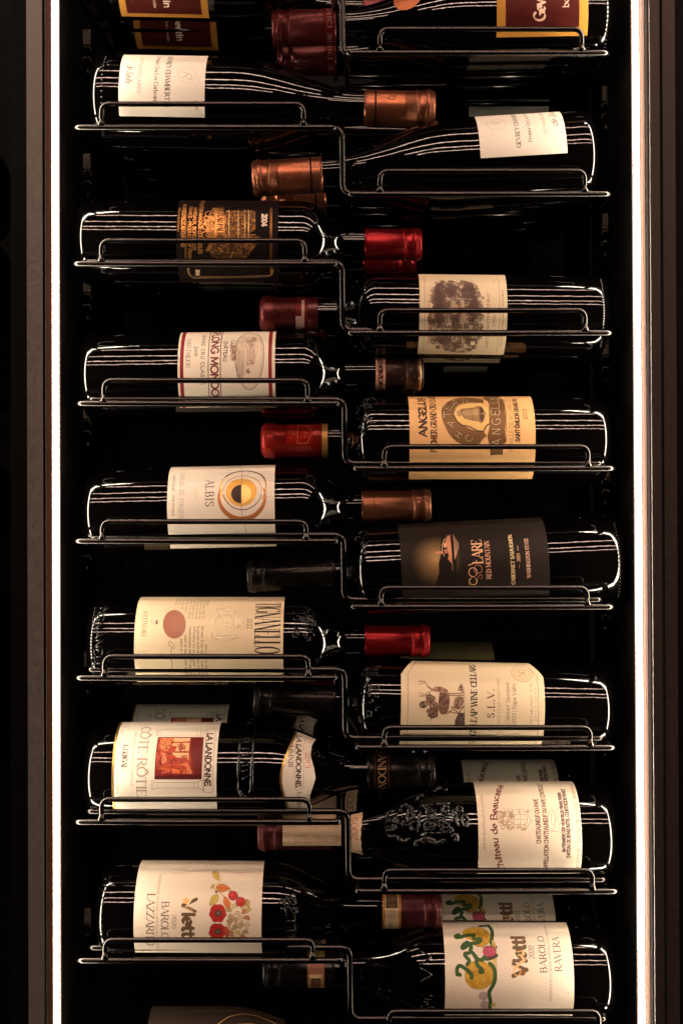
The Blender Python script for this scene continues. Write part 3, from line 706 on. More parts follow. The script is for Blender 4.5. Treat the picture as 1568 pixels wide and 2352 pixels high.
tpx('CHATEAU LAFITE', .118, .098, .86, .38, (.34, .09, .06), wt=1.5)
tpx('LAFITE ROTHSCHILD', .795, .768, .88, .30, (.20, .10, .08), wt=1.9)
tpx('1996', .87, .83, .64, .52, (.25, .13, .09), wt=1.2)
tpx('MIS EN BOUTEILLE AU CHATEAU', .955, .942, .86, .26, (.30, .18, .12), style='sans', wt=1.8)
tpx('750 ml', .875, .845, .19, .09, (.45, .33, .24), style='sans', wt=1.1, alpha=.7)
l.finish()
# L5 ------------------------------------------------------------
WL = (.80, .725, .63)
l = Lab('L5', (640, 1200, 390), 45, 1474, None, None, WL, ym=560)
l.a1 = math.radians(50)*l.R; l.h = int((l.a1-l.a0)*l.ppm); l.im = np.empty((l.h, l.w, 4), np.float32); l.im[..., :3] = WL; l.im[..., 3] = 0
RD = (.23, .018, .022); BK = (.05, .028, .03)
V = lambda x, a=60, b=1100: [(x, y) for y in range(a, b, 40)]
def vband(xa, xb, col):
    A = l.px(l.g(xa, 560))[0]; B_ = l.px(l.g(xb, 560))[0]; m = np.zeros((l.h, l.w), np.float32); m[:, int(A):int(B_)] = 1; l.blend(m, col)
vband(78, 132, RD); vband(1378, 1430, RD); vband(490, 501, BK); vband(668, 679, BK)
l.text('TROPLONG MONDOT', 535, 640, 385, 1010, (.17, .02, .03), 'sans', i0=8, i1=14, wt=2.0)
l.text('CHÂTEAU', 718, 772, 200, 505, BK, 'sans', wt=1.7, track=.6)
l.text('GRAND CRU CLASSÉ', 385, 434, 310, 850, BK, 'sans', i0=6, i1=16, wt=1.4, track=1.6)
l.text('2009', 290, 334, 277, 430, BK, 'sans', wt=1.4, track=.6)
l.text('SAINT-ÉMILION', 170, 230, 170, 590, (.22, .16, .15), 'serif', wt=1.3)
cx, cy = 1098, 480
l.polyf(l.fell(cx, 400, 205, 515), (.74, .62, .50), .6)
l.fring(cx, 400, 212, 9, BK, ry=524); l.fring(cx-4, 400, 186, 4, (.22, .12, .08), ry=492)
E2 = (.19, .09, .055)
for i, x in enumerate((905, 925, 942, 958, 976)): l.line([(x+ (0 if i else -12), 330), (x+6, 500), (x+18, 735)], 7, (.17, .08, .06), .9)
l.line([(985, 180), (992, 300), (1003, 500), (1005, 820)], 3, E2); l.line([(1045, 150), (1045, 700)], 3, E2)
l.lines([[(990+dx, y), (1030+dx, y-22)] for y in range(150, 720, 11) for dx in (0,)], 3.5, E2, .8)
l.lines([[(915, y), (975, y+14)] for y in range(190, 330, 13)], 3, E2, .5)
l.disc(945, 260, 34, 60, (.62, .50, .40), .8); l.ring(945, 260, 36, 62, 3, E2, .8)
l.poly([(1065, 310), (1175, 310), (1175, 490), (1065, 490)], (.66, .53, .42)); l.line([(1065, 310), (1175, 310), (1175, 490), (1065, 490), (1065, 310)], 4, E2)
l.line([(1175, 300), (1225, 260), (1222, 330), (1178, 450)], 4, E2); l.lines([[(1070, y), (1172, y)] for y in range(320, 490, 16)], 2.5, E2, .7); l.lines([[(x, 312), (x, 488)] for x in range(1080, 1175, 22)], 3, E2, .8)
scroll(l, 1055, 150, 1200, 290, 60, 5, E2, 0, 5); scroll(l, 1060, 490, 1170, 560, 26, 5, E2, 0, 6); scroll(l, 1060, 600, 1115, 670, 26, 6, E2, 0, 7); scroll(l, 840, 210, 885, 470, 45, 6, E2, 0, 17)
l.line([(1085, 660), (1085, 860)], 3, E2, .7); l.finish()
# R3 ------------------------------------------------------------
l = Lab('R3', (1480, 1440, 500), 60, 1503, None, None, (.78, .50, .20), ym=430)
l.a1 = math.radians(62)*l.R; l.h = int((l.a1-l.a0)*l.ppm); l.im = np.empty((l.h, l.w, 4), np.float32); l.im[..., :3] = (.86, .52, .24); l.im[..., 3] = 0
DK = (.055, .025, .02); BZ = (.22, .115, .05)
l.text('ANGELUS', 250, 168, 500, 62, DK, 'pen', wt=2.5)
l.text('PREMIER GRAND CRU CLASSÉ', 370, 303, 675, 198, (.09, .04, .025), 'pen', i0=0, i1=14, wt=1.9)
# broad bronze band bent round the bell
rng_ = []
ring_o = [(905, 75), (760, 55), (600, 60), (490, 100), (425, 170), (422, 260), (460, 380), (530, 500), (640, 590), (850, 600), (900, 520), (948, 490)]
ring_i = [(905, 440), (800, 430), (700, 385), (600, 320), (560, 240), (580, 170), (650, 120), (800, 108), (905, 125)]
ring_o = sm(ring_o); ring_i = sm(ring_i); l.poly(ring_o+ring_i, BZ, 1, .25)
l.poly([(950, 95), (900, 70), (930, 40), (1080, 45), (1085, 70), (1130, 70), (1150, 180), (1165, 300), (1150, 440), (1165, 560), (1130, 580), (1128, 700), (985, 712), (975, 600), (950, 500), (975, 380), (970, 130)], BZ, 1, .35)
l.poly([(560, 250), (585, 165), (700, 120), (880, 112), (965, 180), (975, 350), (920, 430), (820, 425), (740, 380), (640, 345)], (.80, .54, .20))
l.line([(562, 250), (600, 320), (650, 365), (750, 385), (830, 430), (905, 440), (935, 380), (975, 352)], 14, DK)
l.line([(565, 240), (590, 165), (700, 122), (880, 112), (965, 160), (975, 350)], 4, DK)
# bell, lying on its side
bell = [(652, 185), (640, 205), (650, 240), (690, 290), (760, 308), (850, 322), (885, 342), (915, 300), (920, 260), (910, 200), (880, 155), (850, 152), (790, 172), (700, 180)]
l.poly(bell, (.36, .21, .10)); l.poly([(690, 200), (850, 175), (850, 250), (690, 260), (660, 230)], (.60, .42, .22), .6)
l.line(bell+[bell[0]], 5, DK); l.poly([(870, 160), (905, 190), (915, 260), (890, 335), (868, 300), (862, 220)], (.10, .05, .03))
l.disc(925, 240, 16, 20, (.45, .28, .14)); l.line([(880, 235), (925, 240)], 14, (.5, .33, .17)); l.poly([(605, 215), (650, 200), (650, 240), (630, 270), (610, 250)], (.45, .30, .15)); l.line([(605, 215), (650, 200), (650, 240), (630, 270), (610, 250), (605, 215)], 4, DK)
for x in (760, 775, 845, 862): l.line([(x, 165), (x+8, 240), (x+18, 318)], 3, DK)
l.lines([[(x, 190), (x+3, 270)] for x in range(665, 755, 7)], 2, DK, .6)
# letters of the bent word
def glyphs_at(st, places, w, h, col, wt, style='pen', hi=(.85, .66, .40)):
    for ch, (x, y, a) in zip(st, places):
        ww, strokes = glyph(ch); ca, sa = math.cos(math.radians(a)), math.sin(math.radians(a))
        for c, ox, lw in ((col, 0, wt), (hi, 0, wt*.38)):
            for kind, pts in strokes:
                if kind == 'S': continue
                pp = [(x+((px_-ww/2)*w/ww)*ca+((5-py_)*h/10)*-sa, y+((px_-ww/2)*w/ww)*sa+((5-py_)*h/10)*ca) for px_, py_ in pts]
                l.line(pp, lw, c)
glyphs_at('CHATEAU', [(735, 520, -58), (620, 480, -55), (530, 350, -72), (490, 245, -90), (500, 165, -70), (575, 110, -30), (690, 82, -12)], 68, 78, DK, 17)
glyphs_at('ANGELUS', [(1055, 560, -90), (1050, 440, -90), (1050, 328, -90), (1040, 225, -90), (1035, 150, -90), (1030, 90, -90), (1030, 50, -90)], 78, 100, DK, 20)
l.line([(1150, 70), (1150, 170), (1165, 200), (1165, 290), (1150, 300), (1165, 320), (1165, 430), (1150, 445), (1165, 470), (1165, 555), (1130, 560)], 6, DK)
l.text('FAMILLE DE BOÜARD DE LAFOREST', 1245, 1198, 675, 70, (.50, .34, .14), 'sans', i0=0, i1=21, wt=1.6)
l.text('SAINT-ÉMILION GRAND CRU', 1315, 1268, 555, 65, DK, 'sans', wt=2.0)
l.text('2015', 1405, 1358, 303, 178, (.12, .06, .04), 'sans', wt=1.3, track=.8)
l.finish()
# L7 ------------------------------------------------------------
l = Lab('L7', (600, 1680, 420), 47, 1512, None, None, WL, ym=560)
l.a1 = math.radians(56)*l.R; l.h = int((l.a1-l.a0)*l.ppm); l.im = np.empty((l.h, l.w, 4), np.float32); l.im[..., :3] = (.80, .735, .655); l.im[..., 3] = 0
l.text('ALBIS', 570, 680, 295, 672, (.05, .03, .035), 'serif', wt=1.15, track=1.3)
l.text('2020', 425, 462, 395, 545, (.60, .47, .35), 'script', slant=.25, wt=1.0, track=1.)
l.text('HARAS DE PIRQUE', 218, 272, 205, 790, (.30, .24, .24), 'serif', i0=0, i1=14, wt=1.1, track=1.6)
l.line([(232, 205), (215, 400), (206, 600), (204, 810)], 3, (.35, .28, .26))
l.text('MAIPO VALLEY', 122, 150, 235, 455, (.30, .24, .24), 'sans', wt=1.9); l.text('WINE OF CHILE', 118, 142, 490, 780, (.25, .2, .2), 'sans', wt=2.0)
def vring(cx, cy, r, a0, a1, w0, w1, c, metal=.0):
    pts = l.fell(cx, cy, r, None, a0, a1, 60); m = np.zeros((l.h, l.w), np.float32); u_ = l.unit*l.ppm
    for i in range(60):
        t = i/60; w = w0+(w1-w0)*math.sin(math.pi*t); l.seg(m, pts[i], pts[i+1], w*u_)
    l.blend(m, c, 1, metal)
CU_ = (.50, .19, .065)
vring(1090, 384, 312, 150, 395, 16, 24, (.10, .05, .035), .3); vring(1090, 384, 312, 130, 215, 16, 32, (.78, .55, .22), .5)
vring(1090, 384, 318, 335, 400, 8, 16, (.78, .55, .22), .5); vring(1068, 512, 316, -20, 200, 16, 68, CU_, .35)
vring(1075, 443, 262, 10, 170, 9, 12, (.09, .04, .035), .2); vring(1075, 443, 262, 180, 360, 8, 16, (.55, .28, .14), .2)
l.polyf(l.fell(1058, 447, 211), (.74, .42, .10), 1, .25)
l.polyf(l.fell(1057, 477, 137), (.88, .64, .24), 1, .5); f_ = l.fell(1057, 477, 137, None, 90, 270, 40); l.polyf(f_, (.04, .02, .02), 1, .05)
l.line([(1050, 95), (1040, 125), (1075, 160), (1066, 250), (1058, 370), (1058, 650), (1070, 780), (1085, 850), (1100, 905), (1130, 1010)], 5, (.07, .03, .03))
l.finish(.5)
# R4 ------------------------------------------------------------
l = Lab('R4', (1450, 1910, 580), 45, 1512, None, None, (.030, .022, .019), ym=380, rough=.42)
l.a1 = math.radians(48)*l.R; l.h = int((l.a1-l.a0)*l.ppm); l.im = np.empty((l.h, l.w, 4), np.float32); l.im[..., :3] = (.022, .017, .015); l.im[..., 3] = 0
yy, xx = np.mgrid[0:l.h, 0:l.w]; c = l.q(400, 380); d = np.hypot((xx-c[0])/(l.q(620, 380)[0]-c[0])/1.2, (yy-c[1])/(l.q(400, 650)[1]-c[1])/1.05)
l.blend((np.clip(1-d, 0, 1)**1.5).astype(np.float32), (.55, .34, .15), .8, .3)
l.poly([(455, 60), (440, 200), (440, 330), (420, 420), (425, 500), (380, 660), (370, 800), (600, 800), (560, 60)], (.020, .014, .013))
CP = (.60, .27, .15)
l.poly([(490, 170), (530, 130), (548, 300), (555, 420), (510, 370), (520, 340), (485, 200)], CP, 1, .2); l.line([(400, 308), (450, 306)], 26, CP); l.disc(482, 235, 16, 26, (.75, .38, .22)); l.poly([(470, 280), (500, 270), (510, 310), (480, 320)], (.5, .2, .12))
l.line([(480, 170), (455, 230), (455, 300), (475, 340)], 7, (.75, .5, .3)); l.line([(500, 140), (505, 250), (555, 420), (558, 480)], 6, (.55, .28, .18))
for i in range(6): l.line([(560+i*11, 130+i*16), (570+i*9, 200+i*12), (580+i*2, 370-i*6)], 4, (.70, .42, .28), .9)
CT = (.80, .47, .30)
l.ring(758, 500, 40, 44, 8, CT); l.ring(760, 590, 38, 34, 8, (.80, .55, .25), a0=-60, a1=240); l.line([(792, 385), (792, 402), (715, 432)], 8, CT) ; l.line([(792, 380), (770, 432)], 4, CT, .0)
l.ring(808, 470, 40, 40, 7, (.45, .22, .14)); l.text('S', 852, 775, 570, 520, (.30, .15, .10), wt=1.4)
l.text('LARE', 848, 752, 415, 178, CT, wt=1.5)
l.text('RED MOUNTAIN', 930, 884, 565, 192, (.62, .34, .22), 'serif', wt=1.8)
l.text('CABERNET SAUVIGNON', 1165, 1132, 620, 130, (.80, .62, .36), 'serif', wt=2.2, thin=.5)
l.text('2021', 1222, 1192, 395, 312, (.62, .40, .26), 'serif', wt=2.2); l.line([(1200, 240), (1203, 285)], 5, (.7, .45, .3)); l.line([(1216, 425), (1216, 460)], 5, (.4, .25, .2))
l.text('WASHINGTON STATE', 1318, 1284, 555, 165, (.62, .38, .28), 'serif', wt=2.2, thin=.5)
l.finish(.3)
# L9 ------------------------------------------------------------
CRM = (.78, .66, .47)
l = Lab('L9', (480, 2180, 580), 33, 1505, None, None, CRM, ym=420)
l.a1 = math.radians(58)*l.R; l.h = int((l.a1-l.a0)*l.ppm); l.im = np.empty((l.h, l.w, 4), np.float32); l.im[..., :3] = CRM; l.im[..., 3] = 0
l.text('TIGNANELLO', 1226, 1470, 76, 578, (.035, .018, .02), 'cond', wt=2.15, thin=.30)
l.text('2022', 1150, 1198, 230, 336, (.12, .08, .06), 'sans', wt=1.0, track=1.)
l.text('ANTINORI', 114, 156, 152, 412, (.16, .11, .09), 'serif', wt=1.3, track=1.4); l.line([(106, 180), (98, 380)], 2, (.45, .35, .25))
l.poly([(245, 250), (270, 246), (262, 262), (272, 268), (262, 274), (270, 290), (245, 288)], (.12, .08, .08)); l.line([(212, 240), (195, 262), (212, 284), (228, 262), (212, 240)], 3, (.2, .15, .12)); l.line([(160, 215), (165, 310)], 2.5, (.3, .22, .16))
for i, x in enumerate(range(322, 540, 9)):
    t = (x-430)/112.
    if abs(t) < 1:
        h_ = 132*math.sqrt(1-t*t)+6; l.line([(x, 288-h_), (x, 288+h_)], 6.6, (.27, .03, .024), 1)
rows = ['del mare. Il vino matura in piccole botti', 'in piccole botti di rovere e si affina', 'affinato in bottiglia. Circa', 'vendemmiato nel 1997 con le uve', 'unite al Sangiovese in parte', 'parte di Chianti Classico e di']
for (x, y0, y1, st) in ((740, 480, 800, '350 m s.l.m. sul livello'), (700, 305, 800, rows[0]), (660, 305, 800, rows[1]), (620, 305, 800, rows[2]), (580, 305, 800, rows[3]), (538, 390, 800, rows[4]), (497, 430, 620, 'parte di Chi')):
    l.text(st, x-6, x+16, y0, y1, (.20, .14, .10), 'serif', wt=1.7, thin=.5)
for (x, y0, y1) in ((780, 30, 105), (735, 30, 240), (700, 30, 240), (665, 30, 240), (630, 30, 240), (597, 30, 240), (565, 30, 170), (530, 30, 140), (500, 30, 105), (470, 30, 95)):
    n = int((y1-y0)/10); T_ = 'prodotto e imbottigliato nel cuore del Chianti Classico, fra le valli della Greve e della Pesa, da uve proprie del vigneto omonimo '; o_ = (x*7) % 60; st = T_[o_:o_+max(4, n+12)]
    l.text(st, x-16, x+4, y0-60, y1, (.33, .25, .18), 'serif', wt=1.5, thin=.5, alpha=.8)
l.line([(378, 470), (385, 452), (405, 465), (430, 510), (425, 530), (375, 490), (372, 465)], 4, (.1, .07, .06)); l.line([(395, 520), (400, 560), (395, 580), (408, 600), (398, 640), (408, 680), (400, 730)], 5, (.1, .07, .06)); 
l.finish(.3)
M_paper = mat('embossed_cream_paper', CRM, .55, 0, .4)
cr = []
for (cx, cy, rx, ry, a0, a1) in ((905, 310, 95, 130, 60, 300), (880, 310, 70, 90, 80, 280), (860, 145, 24, 20, 0, 330), (850, 440, 24, 20, 30, 360), (950, 165, 60, 26, 0, 360), (950, 410, 60, 30, 0, 360), (985, 130, 30, 26, 90, 300), (990, 400, 34, 26, 0, 250), (960, 275, 30, 44, 0, 360), (990, 330, 22, 24, 0, 360), (1060, 275, 22, 44, 0, 360), (1085, 250, 20, 24, -90, 90), (1085, 310, 20, 24, -90, 90), (900, 160, 22, 30, 0, 300), (925, 200, 20, 16, 0, 300), (920, 380, 22, 18, 0, 300), (800, 400, 20, 40, 60, 300), (1020, 180, 22, 20, 0, 270), (1025, 400, 25, 20, 0, 270)):
    cr.append(l.ell(cx, cy, rx, ry, a0, a1, 22))
cr += [[(870, 165), (960, 158), (1050, 165)], [(860, 420), (940, 425), (1050, 400)], [(1040, 230), (1045, 320)], [(1055, 235), (1058, 318)], [(1070, 240), (1070, 312)], [(915, 270), (975, 262), (1010, 300)], [(915, 300), (975, 290), (1010, 330)]]
relief('L9', (480, 2180, 580), cr, .00042, 'embossed_crest', M_paper, surf_r=BOT['L9'].R+.0002)
# R5 ------------------------------------------------------------
CR5 = (.78, .66, .48)
l = Lab('R5', (1450, 2410, 560), 50, 1522, None, None, CR5, ym=440)
l.a0 = l.g(750, 44)[1]
l.a1 = math.radians(75)*l.R; l.h = int((l.a1-l.a0)*l.ppm); l.im = np.empty((l.h, l.w, 4), np.float32); l.im[..., :3] = CR5; l.im[..., 3] = 0
BL = (.045, .03, .03)
cx_ = .0085; ca_ = .020
l.lf = lambda t: max(0, (1-t*(l.a1-l.a0)/ca_))*cx_*1.25; l.rf = l.lf
e_ = (l.g(120, 440)[0]-l.x0)*l.ppm; ce = ca_*l.ppm
top = .0022*l.ppm
l.linepx([(e_, l.h), (e_, ce), (e_+cx_*l.ppm, top), (l.w-e_-cx_*l.ppm, top), (l.w-e_*.92, ce), (l.w-e_*.92, l.h)], 2.1, BL, .95)
l.text("STAG'S LEAP WINE CELLARS", 826, 766, 790, 72, BL, 'serif', i0=3, i1=24, wt=2.0)
l.text('S.L.V.', 1004, 936, 612, 305, (.14, .07, .05), 'serif', wt=1.7, track=2)
l.text("STAG'S LEAP VINEYARD", 1062, 1037, 650, 205, (.42, .30, .20), 'serif', i0=3, wt=1.8, track=1.6)
l.text('Cabernet Sauvignon', 1160, 1118, 672, 252, (.28, .19, .13), 'serif', wt=1.2, slant=.18)
l.text('2023 | Napa Valley', 1226, 1186, 652, 258, (.22, .15, .10), 'serif', i0=1, wt=1.3, slant=.12)
l.text('ESTABLISHED 1970', 1394, 1372, 642, 262, (.33, .24, .17), 'serif', i0=1, wt=2.0, track=1.4)
l.text('ESTATE GROWN', 1440, 1417, 640, 302, (.45, .35, .24), 'serif', wt=1.9, track=1.6)
l.fring(1285, 158, 108, 6, (.46, .29, .12)); l.fring(1285, 158, 72, 5, (.46, .29, .12)); l.fring(1285, 158, 90, 10, (.55, .38, .2), .5)
l.text('50', 1325, 1250, 195, 125, (.48, .30, .14), 'serif', wt=1.3)
D5 = (.11, .055, .045); D6 = (.24, .13, .09)
def blobp(pts, col, a=1, sd=1, cell=14, th=.38):
    t = l.tex(cell, sd, th, th+.12, 3); l.poly(pts, col, a, 0, t)
# stag, facing up the label (towards its neck)
body = [(440, 350), (500, 335), (540, 360), (545, 420), (545, 470), (530, 550), (495, 580), (450, 570), (430, 520), (430, 450), (438, 400)]
body = sm(body, True); l.poly(body, D6); blobp(body, D5, .9, 4, 20, .42)
l.poly([(350, 330), (400, 290), (470, 295), (530, 330), (520, 365), (440, 350), (380, 340)], (.42, .26, .18)); blobp([(350, 330), (400, 290), (470, 295), (530, 330), (520, 365), (440, 350), (380, 340)], D5, .8, 6, 16, .45)
l.poly([(300, 260), (350, 300), (400, 330), (370, 345), (320, 300)], (.36, .22, .15))
for a in ([(310, 262), (270, 240), (230, 238)], [(290, 252), (262, 262), (225, 275)], [(300, 255), (285, 230)], [(335, 345), (280, 380), (240, 385)], [(320, 370), (270, 400), (240, 392)], [(290, 375), (235, 355)], [(355, 340), (330, 375), (300, 420)], [(260, 250), (250, 228)], [(345, 350), (350, 385)]): l.line(a, 6, D6)
for a in ([(530, 360), (600, 365), (690, 355)], [(540, 380), (620, 385), (690, 378)], [(535, 545), (600, 560), (680, 570)], [(520, 570), (580, 520), (640, 560), (690, 500)], [(560, 500), (640, 520), (690, 490)]): l.line(a, 11, (.33, .2, .14)); l.line([(x, y+4) for x, y in a], 4, D5)
# tree and rocks
for k, bl_ in enumerate(([(230, 470), (260, 440), (320, 430), (330, 470), (300, 510), (250, 515)], [(300, 380), (350, 370), (400, 400), (395, 470), (420, 520), (390, 560), (340, 500), (310, 440)], [(320, 510), (420, 520), (430, 590), (370, 620), (330, 590), (305, 540)], [(400, 440), (430, 470), (430, 560), (400, 520)])):
    l.poly(bl_, D6, .75); blobp(bl_, (.07, .035, .03), 1, 20+k, 9, .45)
for i in range(26):
    x, y = rr.uniform(330, 420), rr.uniform(560, 610); l.line([(x, y), (x+rr.uniform(-22, 10), y+rr.uniform(10, 32))], 5, (.08, .04, .035), .9)
g1 = [(600, 640), (640, 560), (700, 560), (700, 700), (600, 700)]; l.poly(g1, (.10, .05, .045), .8); blobp(g1, (.05, .03, .03), 1, 33, 8, .4)
g2 = [(600, 410), (640, 390), (690, 400), (690, 470), (640, 520), (580, 510), (590, 450)]; l.poly(g2, (.36, .22, .15), .8); blobp(g2, D5, 1, 34, 8, .45)
g3 = [(630, 330), (650, 270), (675, 265), (690, 350)]; blobp(g3, D5, 1, 35, 7, .35); l.line([(690, 300), (700, 480), (695, 640)], 5, D5, .7)
l.finish(.25)
# L11 -----------------------------------------------------------
WH = (.80, .745, .67)
l = Lab('L11', (400, 2600, 420), 41, 1470, None, None, WH, ym=760)
l.a1 = math.radians(48)*l.R; l.h = int((l.a1-l.a0)*l.ppm); l.im = np.empty((l.h, l.w, 4), np.float32); l.im[..., :3] = WH; l.im[..., 3] = 0
m = np.zeros((l.h, l.w), np.float32); m[:, :int(l.q(76, 760)[0])] = 1; l.blend(m, (.74, .50, .17), 1, .9)
DG = (.20, .16, .14)
l.text('CÔTE-RÔTIE', 388, 512, 238, 1180, (.24, .18, .15), 'serif', wt=1.6, thin=.3); l.text('CÔTE-RÔTIE', 392, 508, 240, 1182, (.50, .40, .33), 'serif', wt=.75, thin=.1)
l.text('E.GUIGAL', 182, 248, 478, 806, (.09, .06, .05), 'serif', wt=2.0)
l.line([(268, 455), (290, 475), (275, 600), (255, 800), (240, 840), (200, 848), (172, 820), (180, 700), (205, 470), (225, 452), (268, 455)], 4, DG)
l.text("MIS EN BOUTEILLE PAR E. GUIGAL CHATEAU D'AMPUIS", 105, 135, 270, 1140, (.50, .40, .33), 'sans', wt=1.5)
l.text('APPELLATION COTE ROTIE CONTROLEE', 305, 338, 300, 1045, (.62, .28, .22), 'sans', wt=1.5, alpha=.85)
# framed red painting: a loose stand-in of warm patches
RX = [(672, 375), (1292, 375), (1278, 600), (1262, 945), (622, 945), (640, 600)]
l.poly(RX, (.22, .022, .015))
def clipb(pts, col, a=1, sd=0, cell=30): t = l.tex(cell, sd, .3, .5, 3); l.poly(pts, col, a, 0, t)
clipb([(690, 385), (1110, 385), (1100, 560), (1140, 870), (860, 870), (650, 800), (650, 600)], (.50, .075, .03), .9, 50)
clipb([(700, 385), (870, 385), (880, 420), (800, 560), (720, 560), (690, 480)], (.80, .33, .14), .8, 51, 20)
l.poly([(880, 385), (1110, 385), (1105, 430), (890, 440)], (.82, .50, .27)); l.poly([(870, 455), (1100, 450), (1088, 560), (900, 565), (930, 500), (860, 490)], (.80, .46, .24)); l.poly([(870, 585), (1090, 590), (1080, 680), (1000, 660), (930, 650), (860, 600)], (.80, .47, .25))
clipb([(930, 480), (990, 450), (1050, 500), (1030, 560), (960, 560)], (.32, .05, .03), 1, 52, 14); clipb([(1020, 610), (1075, 620), (1060, 700), (1000, 720), (940, 690), (970, 640)], (.36, .05, .03), 1, 53, 14)
clipb([(950, 740), (1080, 720), (1140, 870), (1000, 870), (1060, 780)], (.72, .22, .10), .95, 54, 24); clipb([(860, 800), (970, 815), (960, 870), (870, 860)], (.78, .20, .08), 1, 55, 20); clipb([(720, 580), (790, 600), (780, 720), (720, 740)], (.78, .28, .13), .9, 56, 20); clipb([(690, 790), (830, 800), (820, 850), (720, 870)], (.66, .16, .07), .9, 57, 20)
for (a, b, c_, d_) in ((730, 440, 34, 42), (715, 590, 36, 48), (700, 720, 30, 46), (720, 850, 34, 40)): l.ring(a, b, c_, d_, 8, (.25, .03, .02), .8, a0=30, a1=300)
l.poly([(1150, 380), (1288, 380), (1262, 940), (1180, 940), (1160, 700), (1110, 560)], (.13, .012, .012), .75); l.poly([(624, 900), (1262, 880), (1262, 945), (622, 945)], (.07, .008, .01), .8)
l.line(RX+[RX[0]], 5, (.10, .02, .02))
for yy_ in ((965, 1092, 990, 1065),):
    l.line([(585, 965), (600, 965), (622, 990), (1200, 990), (1250, 962), (1278, 962), (1290, 1105), (1240, 1075), (1210, 1065), (622, 1066), (600, 1090), (585, 1088), (583, 965)], 5, DG)
    for x in (605, 660, 1160, 1212): l.line([(x, 985), (x, 1070)], 4, DG)
l.line([(650, 285), (1300, 300)], 3, DG); l.line([(640, 352), (1290, 358)], 3, DG)
for x in (655, 668, 682, 720, 1205, 1255, 1270, 1302): l.line([(x, 286), (x-12, 352)], 4, DG)
l.text('LA LANDONNE', 1316, 1392, 320, 1036, (.07, .04, .035), 'sans', wt=2.2)
l.line([(1345, 270), (1320, 480), (1302, 700), (1296, 900), (1298, 1125), (1395, 1125), (1415, 1105), (1416, 765)], 5, DG); l.line([(1458, 280), (1436, 480), (1422, 700)], 4, DG); l.line([(1330, 275), (1306, 480), (1290, 700), (1284, 1110)], 3, DG)
l.finish(.3)
# raised oval cartouche on the shoulder and the shaped neck label
cc = (860, 2580, 400)
o = [(70, 1190), (60, 900), (75, 600), (110, 400), (150, 360), (230, 360), (270, 400), (275, 600), (250, 900), (245, 1180), (200, 1270), (120, 1270), (70, 1190)]
lt = [[(135, 560), (200, 545), (215, 590), (150, 610)], [(115, 680), (210, 680)], [(110, 760), (205, 760), (205, 730)], [(110, 850), (200, 840), (200, 880), (112, 890)], [(110, 960), (200, 940)], [(110, 1050), (195, 1020)]]
relief('L11', cc, [o], .0016, 'raised_cartouche', M_relief, R=.036); relief('L11', cc, lt, .0007, 'raised_lettering', M_relief, R=.036)
l = Lab('L11', cc, 655, 1160, None, None, WH, R=.0290, ym=820, name='neck_label')
l.a0 = -math.radians(80)*l.R; l.a1 = math.radians(75)*l.R; l.h = int((l.a1-l.a0)*l.ppm); l.im = np.empty((l.h, l.w, 4), np.float32); l.im[..., :3] = WH; l.im[..., 3] = 0
LBt = [(-1, 200), (-.75, 175), (-.55, 125), (-.30, 50), (-.1, 5), (.05, 0), (.2, 25), (.4, 75), (.7, 100), (1, 140)]
RBt = [(-1, 0), (-.7, 60), (-.45, 78), (-.2, 25), (.02, 0), (.2, 35), (.4, 80), (.7, 80), (1, 30)]
def ip(tab, t):
    t = max(-1, min(1, t*2-1)); return float(np.interp(t, [a for a, b in tab], [b for a, b in tab]))*l.unit
U0 = l.unit
l.lf = lambda t: ip(LBt, t); l.rf = lambda t: ip(RBt, t)
yv = np.arange(l.h); xb = np.array([l.lf(y/l.h)*l.ppm for y in yv])
m = (np.arange(l.w)[None, :] < (xb+32*U0*l.ppm)[:, None]).astype(np.float32); l.blend(m, (.74, .50, .17), 1, .9)
l.text('LA LANDONNE', 885, 950, 540, 1140, (.09, .05, .045), 'sans', wt=2.2); l.text('2013', 1010, 1072, 715, 920, (.62, .15, .10), 'sans', wt=1.1); l.text('MMXIII', 778, 835, 668, 912, (.14, .09, .08), 'serif', wt=1.6); l.text('E.GUIGAL', 900, 950, 1200, 1330, (.14, .1, .09), 'serif', i1=4, wt=1.4)
l.line([(898, 505), (872, 650), (855, 800), (858, 1000), (875, 1165), (905, 1180), (985, 1155), (985, 950), (975, 800)], 4, DG); l.line([(1012, 545), (990, 640), (982, 700)], 4, DG)
l.finish(.2)
# R6 ------------------------------------------------------------
CB = (.80, .71, .60)
l = Lab('R6', (1640, 2760, 500), 343, 1535, None, None, CB, ym=900)
l.a1 = math.radians(40)*l.R; l.h = int((l.a1-l.a0)*l.ppm); l.im = np.empty((l.h, l.w, 4), np.float32); l.im[..., :3] = CB; l.im[..., 3] = 0
sc_ = lambda t: .00045*abs(math.sin(t*(l.a1-l.a0)/.0042*math.pi))
l.lf = lambda t: .0005-sc_(t); l.rf = lambda t: .0005-sc_(t)
GR = (.17, .025, .028)
l.text('Château de Beaucastel', 560, 488, 1340, 400, GR, 'pen', i0=0, i1=19, wt=1.9, path=lambda Y, a=l.q(0, 850)[1], w_=l.ppm: ((Y-a)/(.03*w_))**2*.0045*w_)
l.text('MISE EN BOUTEILLES DU CHATEAU', 420, 394, 1110, 470, (.42, .30, .22), 'sans', wt=1.6)
l.text('CHATEAUNEUF-DU-PAPE', 1052, 1003, 1030, 522, (.20, .10, .08), 'sans', wt=1.9)
l.text('APPELLATION CHATEAUNEUF DU PAPE CONTROLEE', 1140, 1092, 1030, 590, (.20, .10, .08), 'sans', i0=12, i1=28, wt=1.9)
l.text('Sté FERMIERE DES VIGNOBLES PIERRE PERRIN', 1332, 1298, 1130, 450, (.10, .05, .05), 'sans', wt=2.4)
